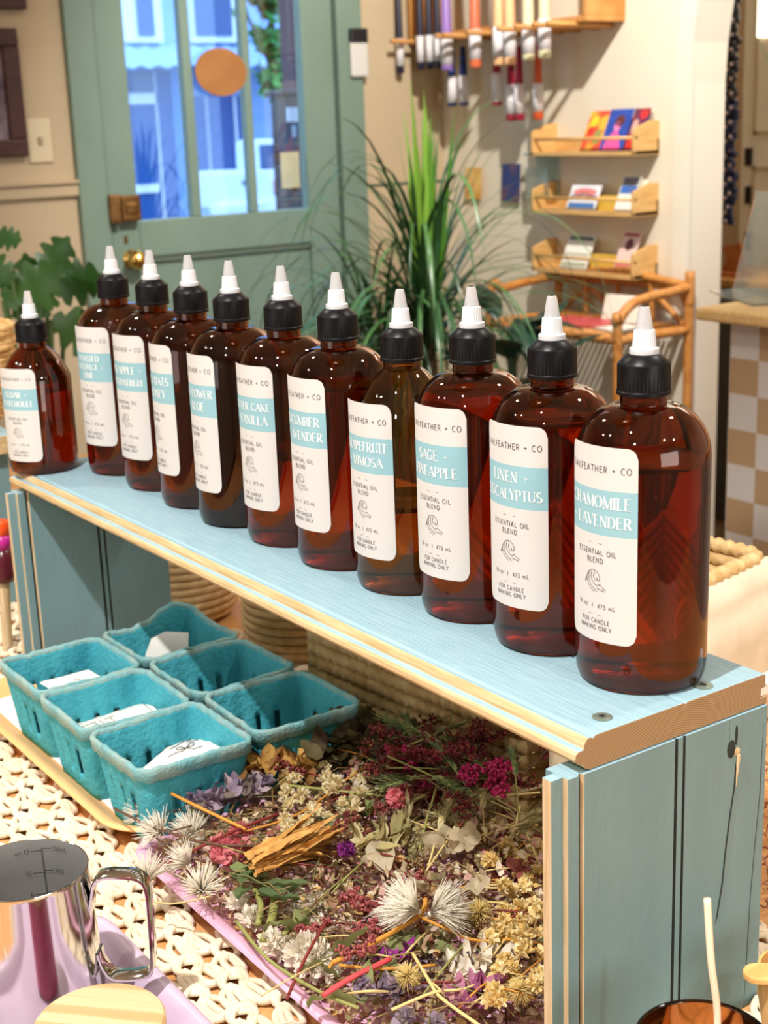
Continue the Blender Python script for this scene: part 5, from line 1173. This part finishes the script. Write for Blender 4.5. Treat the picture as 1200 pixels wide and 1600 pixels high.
fill('red_petal', 'dark red petal in the shade beside the riser leg', 'petal', 'dark red petals', 22, (780,1235,856,1390), (.030,.046), one(lambda r: g_leaf(r, .014, .009, 3), 'red', 'blade'), 7, .7)
fill('white_flower', 'shaggy white flower head along the pink tray edge', 'flower', 'shaggy white flowers', 16, (330,1395,520,1590), (.026,.036), one(lambda r: g_button(r, r.uniform(.0085,.011)), 'white'), 8)
fill('feathery_flower', 'feathery cream flower spilling over the far left corner of the pink tray', 'flower', 'feathery cream flowers', 8, (228,1268,345,1395), (.026,.040), one(lambda r: g_fil(r, .022, Vector((-.5, r.uniform(-.6,.6), .6)), .8, 90), 'fil'), 9, .5, 4, True, False)
fill('pink_petal', 'coral pink petal near the ochre sunflower', 'petal', 'coral pink petals', 9, (330,1300,470,1375), (.036,.044), one(lambda r: g_leaf(r, .015, .010, 1), 'pinkp', 'blade'), 10, .6)
fill('pink_flower', 'fuzzy pink flower head near the ochre sunflower', 'flower', 'fuzzy pink flowers', 5, (320,1300,430,1345), (.034,.040), one(lambda r: g_globe(r, .010), 'pinkp'), 12, .6)
fill('grass_spike', 'pale grass spike with long awns below the riser front edge', 'grass', 'pale grass spikes', 22, (650,1165,850,1310), (.048,.060), two(lambda r: g_grass(r, .026), 'grass', 'sstraw', 'spike'), 11, .25)
fill('purple_flower', 'small purple flower cluster near the bottom edge of the picture', 'flower', 'purple flower clusters', 8, (540,1490,760,1600), (.030,.042), one(lambda r: g_floret(r, .0075), 'lav'), 13, .6)
fill('sage_leaf', 'grey green crumpled leaf lower in the flower tray', 'leaf', 'grey green leaves', 16, (370,1440,720,1600), (.030,.040), one(lambda r: g_leaf(r, .026, .014, 1), 'green', 'blade'), 14, .5)
fill('rose_heather', 'dusty rose heather sprig in the front half of the tray', 'sprig', 'dusty rose heather sprigs', 8, (505,1390,610,1500), (.040,.048), two(lambda r: g_sprig(r, .036, 190, .00095, .3), 'dusty', 'sred', 'buds'), 15, .25)
fill('ivory_petal', 'large papery ivory petal in the middle of the tray', 'petal', 'papery ivory petals', 14, (560,1330,760,1560), (.034,.044), one(lambda r: g_leaf(r, .016, .014, 2), 'hyd', 'blade'), 16, .6)
fill('tan_petal', 'papery tan petal near the riser leg', 'petal', 'papery tan petals', 16, (690,1300,850,1480), (.032,.042), one(lambda r: g_hyd(r, .010, 2), 'hydb', 'blade'), 17, .6)
fill('twig_spray', 'brown red twiggy spray heaped at the back under the riser', 'sprig', 'twiggy sprays under the riser', 36, (655,1108,852,1215), (.056,.085), two(lambda r: g_sprig(r, .045, 150, .0009, .35), 'red', 'sbrown', 'buds'), 18, .5)
fill('pink_sprig', 'pink magenta bud sprig heaped at the back under the riser', 'sprig', 'pink magenta sprigs', 9, (655,1110,850,1215), (.056,.085), two(lambda r: g_sprig(r, .035, 130, .0013, .4), 'magenta', 'sred', 'buds'), 19, .5)
fill('sage_spray', 'dull green leafy spray at the back under the riser', 'sprig', 'dull green sprays', 22, (640,1105,850,1220), (.050,.085), two(lambda r: g_grass(r, .028), 'green', 'sgreen', 'leaves'), 20, .4)
# ---- the ones that stand out
def P_(x, y, z=.046): return at(x, y, Z=z)
fl('globe_amaranth', 'round pink and peach globe flower standing above the others', 'flower', [('bloom', g_globe(R7, .0112), 'pinkp')], P_(626,1244,.058))
fl('magenta_bloom', 'knobbly violet magenta flower head beside the ochre sunflower', 'flower', [('bloom', g_globe(R7, .0068), 'violet')], P_(541,1327,.050))
ax = CR*-.85+CU*.5-CW*.3; fl('feather_bloom', 'white feathery bloom, left half of the pair in the middle of the tray', 'flower', [('bloom', g_fil(R7, .026, ax, .66, 300, .00042, .3), 'fil')], P_(655,1425,.060))
ax = CR*.85+CU*.42-CW*.3; fl('feather_bloom', 'white feathery bloom, right half of the pair in the middle of the tray', 'flower', [('bloom', g_fil(R7, .026, ax, .66, 300, .00042, .3), 'fil')], P_(672,1428,.060))
ax = CR*-.5+CU*-.6-CW*.5; fl('feather_bloom', 'creamy feathery bloom drooping below the white pair', 'flower', [('bloom', g_fil(R7, .020, ax, .6, 160, .00042, .3), 'fil')], P_(622,1412,.054))
for i, (x, y, r, lb) in enumerate(((749,1427,.0100,'round straw yellow fuzzy ball flower right of the white feathery pair'),(636,1526,.0092,'straw yellow fuzzy ball flower at the end of the red stem'),(812,1548,.0086,'straw yellow fuzzy ball flower low beside the riser leg'),(826,1376,.0058,'small yellow fuzzy bud near the riser leg'))):
    fl('fuzzy_ball', lb, 'flower', [('bloom', g_fil(R7, r, Vector((0,0,.15)), 9, 300, .00042, .3), 'straw')], P_(x, y, .048))
def sunflower():
    b = MB(); g = MB(); s = MB(); rg = random.Random(31); p = P_(392,1362,.046); a, L_ = face(p, 520, 1322, .046)
    for k in range(52):
        off = rg.uniform(-.011,.011); petal(b, (rg.uniform(-.002,.006), off, rg.uniform(0,.010)), Vector((1, rg.uniform(-.22,.22)-off*6, rg.uniform(-.05,.25))), Vector((rg.uniform(-.3,.3), rg.uniform(-.9,.9), 1)), L_*rg.uniform(.7,1.08), .0068, rg, 0, rg.uniform(-.9,.4), 9, rg.uniform(.2,1.0), .22)
    for k in range(12): petal(g, (-.004, rg.uniform(-.007,.007), rg.uniform(-.004,.008)), Vector((rg.uniform(-.2,1), rg.uniform(-.7,.7), rg.uniform(-.5,.4))), Vector((-.4, rg.uniform(-.5,.5), 1)), rg.uniform(.014,.020), .008, rg, 0, rg.uniform(-.6,.9), 6, .5, .1)
    for (x, y, x2, y2) in ((400,1385,486,1402),(402,1395,470,1425),(390,1390,372,1412)):
        q, e = P_(x, y, .040)-p, P_(x2, y2, .040)-p; rt = Matrix.Rotation(-a, 3, 'Z'); q, e = rt @ q, rt @ e; petal(g, q, e-q, Vector((0,.4,1)), (e-q).length, .013, rg, 0, .5, 8, .8, .12)
    for pts in ([(410,1375),(428,1400),(425,1435),(412,1470)], [(480,1420),(462,1440),(442,1462)], [(398,1390),(408,1415),(403,1445)]):
        s.tube(smooth_path([Matrix.Rotation(-a, 3, 'Z') @ (P_(x, y, .036)-p) for x, y in pts], 4), .0032 if len(pts) != 3 else .0022, 8)
    fl('dried_sunflower', 'large withered ochre sunflower with green calyx and cut stem', 'flower', [('petals', b, 'sun'), ('calyx', g, 'green'), ('stem', s, 'sgreen')], p, (0,0,a))
sunflower()
def spray(px0, py0, px1, py1, name, label, cat, m, n, L_, w, z=.046, sm='sgreen', wid=.010, curl=.9):
    rg = random.Random(px0); p = P_(px0, py0, z); a, D = face(p, px1, py1, z); b = MB(); s = MB().tube([(0,0,0),(D*.5,.002,.003),(D,0,0)], .0012, 6)
    for k in range(n): t = rg.random(); petal(b, (D*t, rg.gauss(0,.35)*wid, rg.uniform(-.003,.007)), Vector((rg.uniform(-.4,1), rg.uniform(-1,1), rg.uniform(-.1,.7))), Vector((rg.uniform(-1,1), rg.uniform(-1,1), 1)), L_*rg.uniform(.7,1.2), w, rg, 0, rg.uniform(-curl, curl), 6, rg.uniform(.2,.9), .2)
    return fl(name, label, cat, [('petals', b, m), ('stem', s, sm)], p, (0,0,a))
spray(296,1268,420,1232,'lavender_spray','crumpled lavender grey flower spray leaning on the nearest teal basket','flower','lav',80,.015,.008, .044, 'sgreen', .012)
spray(352,1222,430,1196,'faded_rose','faded peach and brown rose next to the teal basket corner','flower','ochre',18,.014,.011,.048,'sbrown',.010)
spray(500,1300,610,1262,'olive_spray','pale olive leaf spray beside the pink globe flower','sprig','green',22,.016,.006,.042,'sgreen',.008)
spray(560,1340,640,1300,'pale_leaf_bunch','bunch of pale straw leaves pointing to the pink globe flower','leaf','grass',26,.024,.006,.044,'sstraw',.010,.4)
spray(700,1575,770,1550,'mauve_bloom','mauve pink crumpled bloom low in the tray','flower','mauve',40,.013,.006,.040,'sbrown',.009,.6)
spray(560,1555,640,1545,'grey_lilac_bloom','grey lilac crumpled bloom near the red stem','flower','lav',34,.010,.006,.040,'sbrown',.009)
spray(590,1515,640,1500,'violet_bloom','deep violet bloom under the ochre branch','flower','violet',16,.011,.007,.040,'sbrown',.006)
spray(700,1530,800,1500,'plume','silky grey white plume near the bottom of the riser leg','plume','white',40,.016,.005,.036,'sstraw',.012)
fl('hydrangea', 'cluster of translucent ivory hydrangea petals behind the white feathery pair', 'flower', [('petals', g_hyd(R7, .018, 7), 'hyd')], P_(708,1325,.052))
fl('hydrangea', 'smaller ivory hydrangea cluster right of the white feathery pair', 'flower', [('petals', g_hyd(R7, .011, 5), 'hyd')], P_(748,1385,.048))
fl('seed_grass', 'drooping feathery seed grass head left of the ivory hydrangea', 'grass', [('seed_head', g_seed(R7, .045), 'seed')], P_(640,1345,.050), (0,0,face(P_(640,1345,.05), 690,1225,.056)[0]))
def stem(pts, r, m, name, label, forks=()):
    W_ = [at(x, y, Z=z) for x, y, z in pts]; o = W_[0]; b = MB().tube(smooth_path([w-o for w in W_], 5), r, 7)
    for f in forks: b.tube(smooth_path([at(x, y, Z=z)-o for x, y, z in f], 4), r*.65, 6)
    q = b.build(name, FM[m], None, True, o); return tag(q, label, 'stem')
stem([(178,1263,.040),(240,1292,.044),(325,1318,.046),(400,1322,.044)], .0011, 'sbrown', 'twig', 'dark brown twig poking out over the peach tray', [[(205,1275,.042),(232,1300,.040),(262,1322,.034)], [(262,1300,.045),(300,1290,.044)]])
stem([(245,1228,.056),(300,1256,.054),(384,1296,.048)], .0013, 'sochre', 'twig', 'straight tan twig crossing in front of the nearest teal basket')
stem([(243,1361,.040),(300,1330,.044),(372,1296,.048),(440,1270,.046)], .0012, 'sred', 'twig', 'dark red stem ending over the left edge of the tray')
stem([(448,1561,.036),(466,1520,.040),(486,1480,.046),(510,1440,.048)], .0011, 'sred', 'twig', 'dark red sprig stem crossing the pink tray edge')
stem([(504,1556,.046),(545,1530,.050),(610,1498,.052)], .0018, 'scoral', 'coral_stem', 'thick coral red stem crossing the front of the tray')
stem([(520,1504,.050),(580,1475,.054),(655,1430,.056),(665,1405,.058)], .0017, 'sochre', 'ochre_branch', 'ochre yellow branch below the white feathery pair', [[(655,1432,.056),(700,1452,.054),(750,1470,.050),(850,1462,.046)], [(530,1508,.050),(600,1514,.048),(680,1508,.046)], [(520,1504,.05),(514,1512,.05)]])
stem([(612,1578,.046),(680,1550,.050),(745,1538,.048),(850,1462,.046)], .0010, 'sstraw', 'straw_stem', 'long pale straw stem sweeping up to the riser leg')
stem([(645,1490,.050),(672,1535,.050),(690,1560,.048),(760,1610,.044)], .0011, 'sstraw', 'straw_stem', 'pale forked straw stem running to the bottom edge', [[(676,1536,.05),(694,1552,.05)]])
stem([(706,1110,.085),(697,1170,.075),(682,1230,.066),(668,1275,.056),(655,1330,.050)], .0009, 'sgreen', 'tall_grass', 'tall green grass stem rising to the riser front edge')
stem([(450,1227,.052),(530,1236,.052),(600,1244,.052)], .0011, 'sgreen', 'green_stem', 'olive green stem left of the pink globe flower')
stem([(380,1300,.044),(470,1270,.050),(560,1205,.052),(600,1190,.052)], .0008, 'sochre', 'thin_stem', 'thin tan stem arching through the cream strawflowers', [[(520,1170,.054),(560,1178,.054),(592,1192,.052)]])
stem([(592,1194,.052),(660,1186,.052),(730,1180,.050)], .0009, 'sochre', 'thin_stem', 'thin brown stem running right from the cream strawflowers')
stem([(640,1330,.046),(740,1262,.050),(850,1226,.054)], .0016, 'grass', 'pale_stalk', 'thick pale stalk pointing at the top of the riser leg')
stem([(570,1310,.046),(660,1245,.050),(768,1185,.054)], .0014, 'dark', 'dark_stalk', 'dark brown stalk in the shade under the riser')
stem([(790,1340,.050),(803,1300,.056),(812,1260,.062)], .0010, 'sstraw', 'curved_stem', 'curved pale stem standing near the riser leg')
stem([(370,1440,.036),(420,1500,.038),(500,1550,.040),(560,1575,.040)], .0012, 'sgreen', 'green_stem', 'green stem lying along the pink tray edge')
stem([(225,1385,.036),(262,1355,.040),(320,1320,.044),(390,1335,.046)], .0006, 'sgreen', 'thin_stem', 'fine green stem crossing the feathery cream flowers', [[(255,1360,.040),(300,1375,.040),(360,1378,.042)]])
stem([(220,1405,.034),(270,1412,.036),(330,1400,.040)], .0006, 'sstraw', 'thin_stem', 'fine straw stem left of the pink tray edge')
rg = random.Random(55)
for i in range(26):
    x, y = rg.uniform(700,850), rg.uniform(1330,1590); a = rg.uniform(-.9,.5); L_ = rg.uniform(40,110); x2 = min(854, x+L_*math.cos(a))
    q = stem([(x,y,.044),((x+x2)/2,y+L_*.5*math.sin(a)-4,.050),(x2,y+L_*math.sin(a),.044)], rg.uniform(.0004,.0008), rg.choice(['sochre','sochre','sstraw','sred']), 'wiry_stem', 'thin wiry stem tangled among the straw yellow button flowers'); q['group'] = 'wiry stems by the riser leg'
for i in range(24):
    x, y = rg.uniform(400,700), rg.uniform(1200,1560); a = rg.uniform(-1.0,.3); L_ = rg.uniform(50,130)
    q = stem([(x,y,.040),(x+L_*.5*math.cos(a),y+L_*.5*math.sin(a)-3,.050),(x+L_*math.cos(a),y+L_*math.sin(a),.042)], rg.uniform(.0004,.0009), rg.choice(['sred','sbrown','sgreen','sstraw']), 'loose_stem', 'loose dry stem lying across the flowers in the pink tray'); q['group'] = 'loose dry stems'
# curled wood shavings behind the riser leg
b = MB(); rg = random.Random(9)
for k in range(420):
    x, y, z = rg.uniform(.69,.90), rg.uniform(.58,.74), .007+rg.random()**1.5*.03; r = rg.uniform(.002,.005); a = rg.uniform(0,6); v = rdir(rg, -1); u = v.orthogonal().normalized(); w = v.cross(u)
    b.tube([Vector((x,y,z+.004))+(u*math.cos(a+.7*i)+w*math.sin(a+.7*i))*r+v*.0006*i for i in range(8)], .0007, 4)
o = b.build('shavings', hexmat('wood_curls', L3((226,180,146),(206,150,116),(240,206,176),(170,112,84))), None, True); tag(o, 'curled pinkish wood shavings heaped behind the riser leg', 'shavings', None, 'stuff')
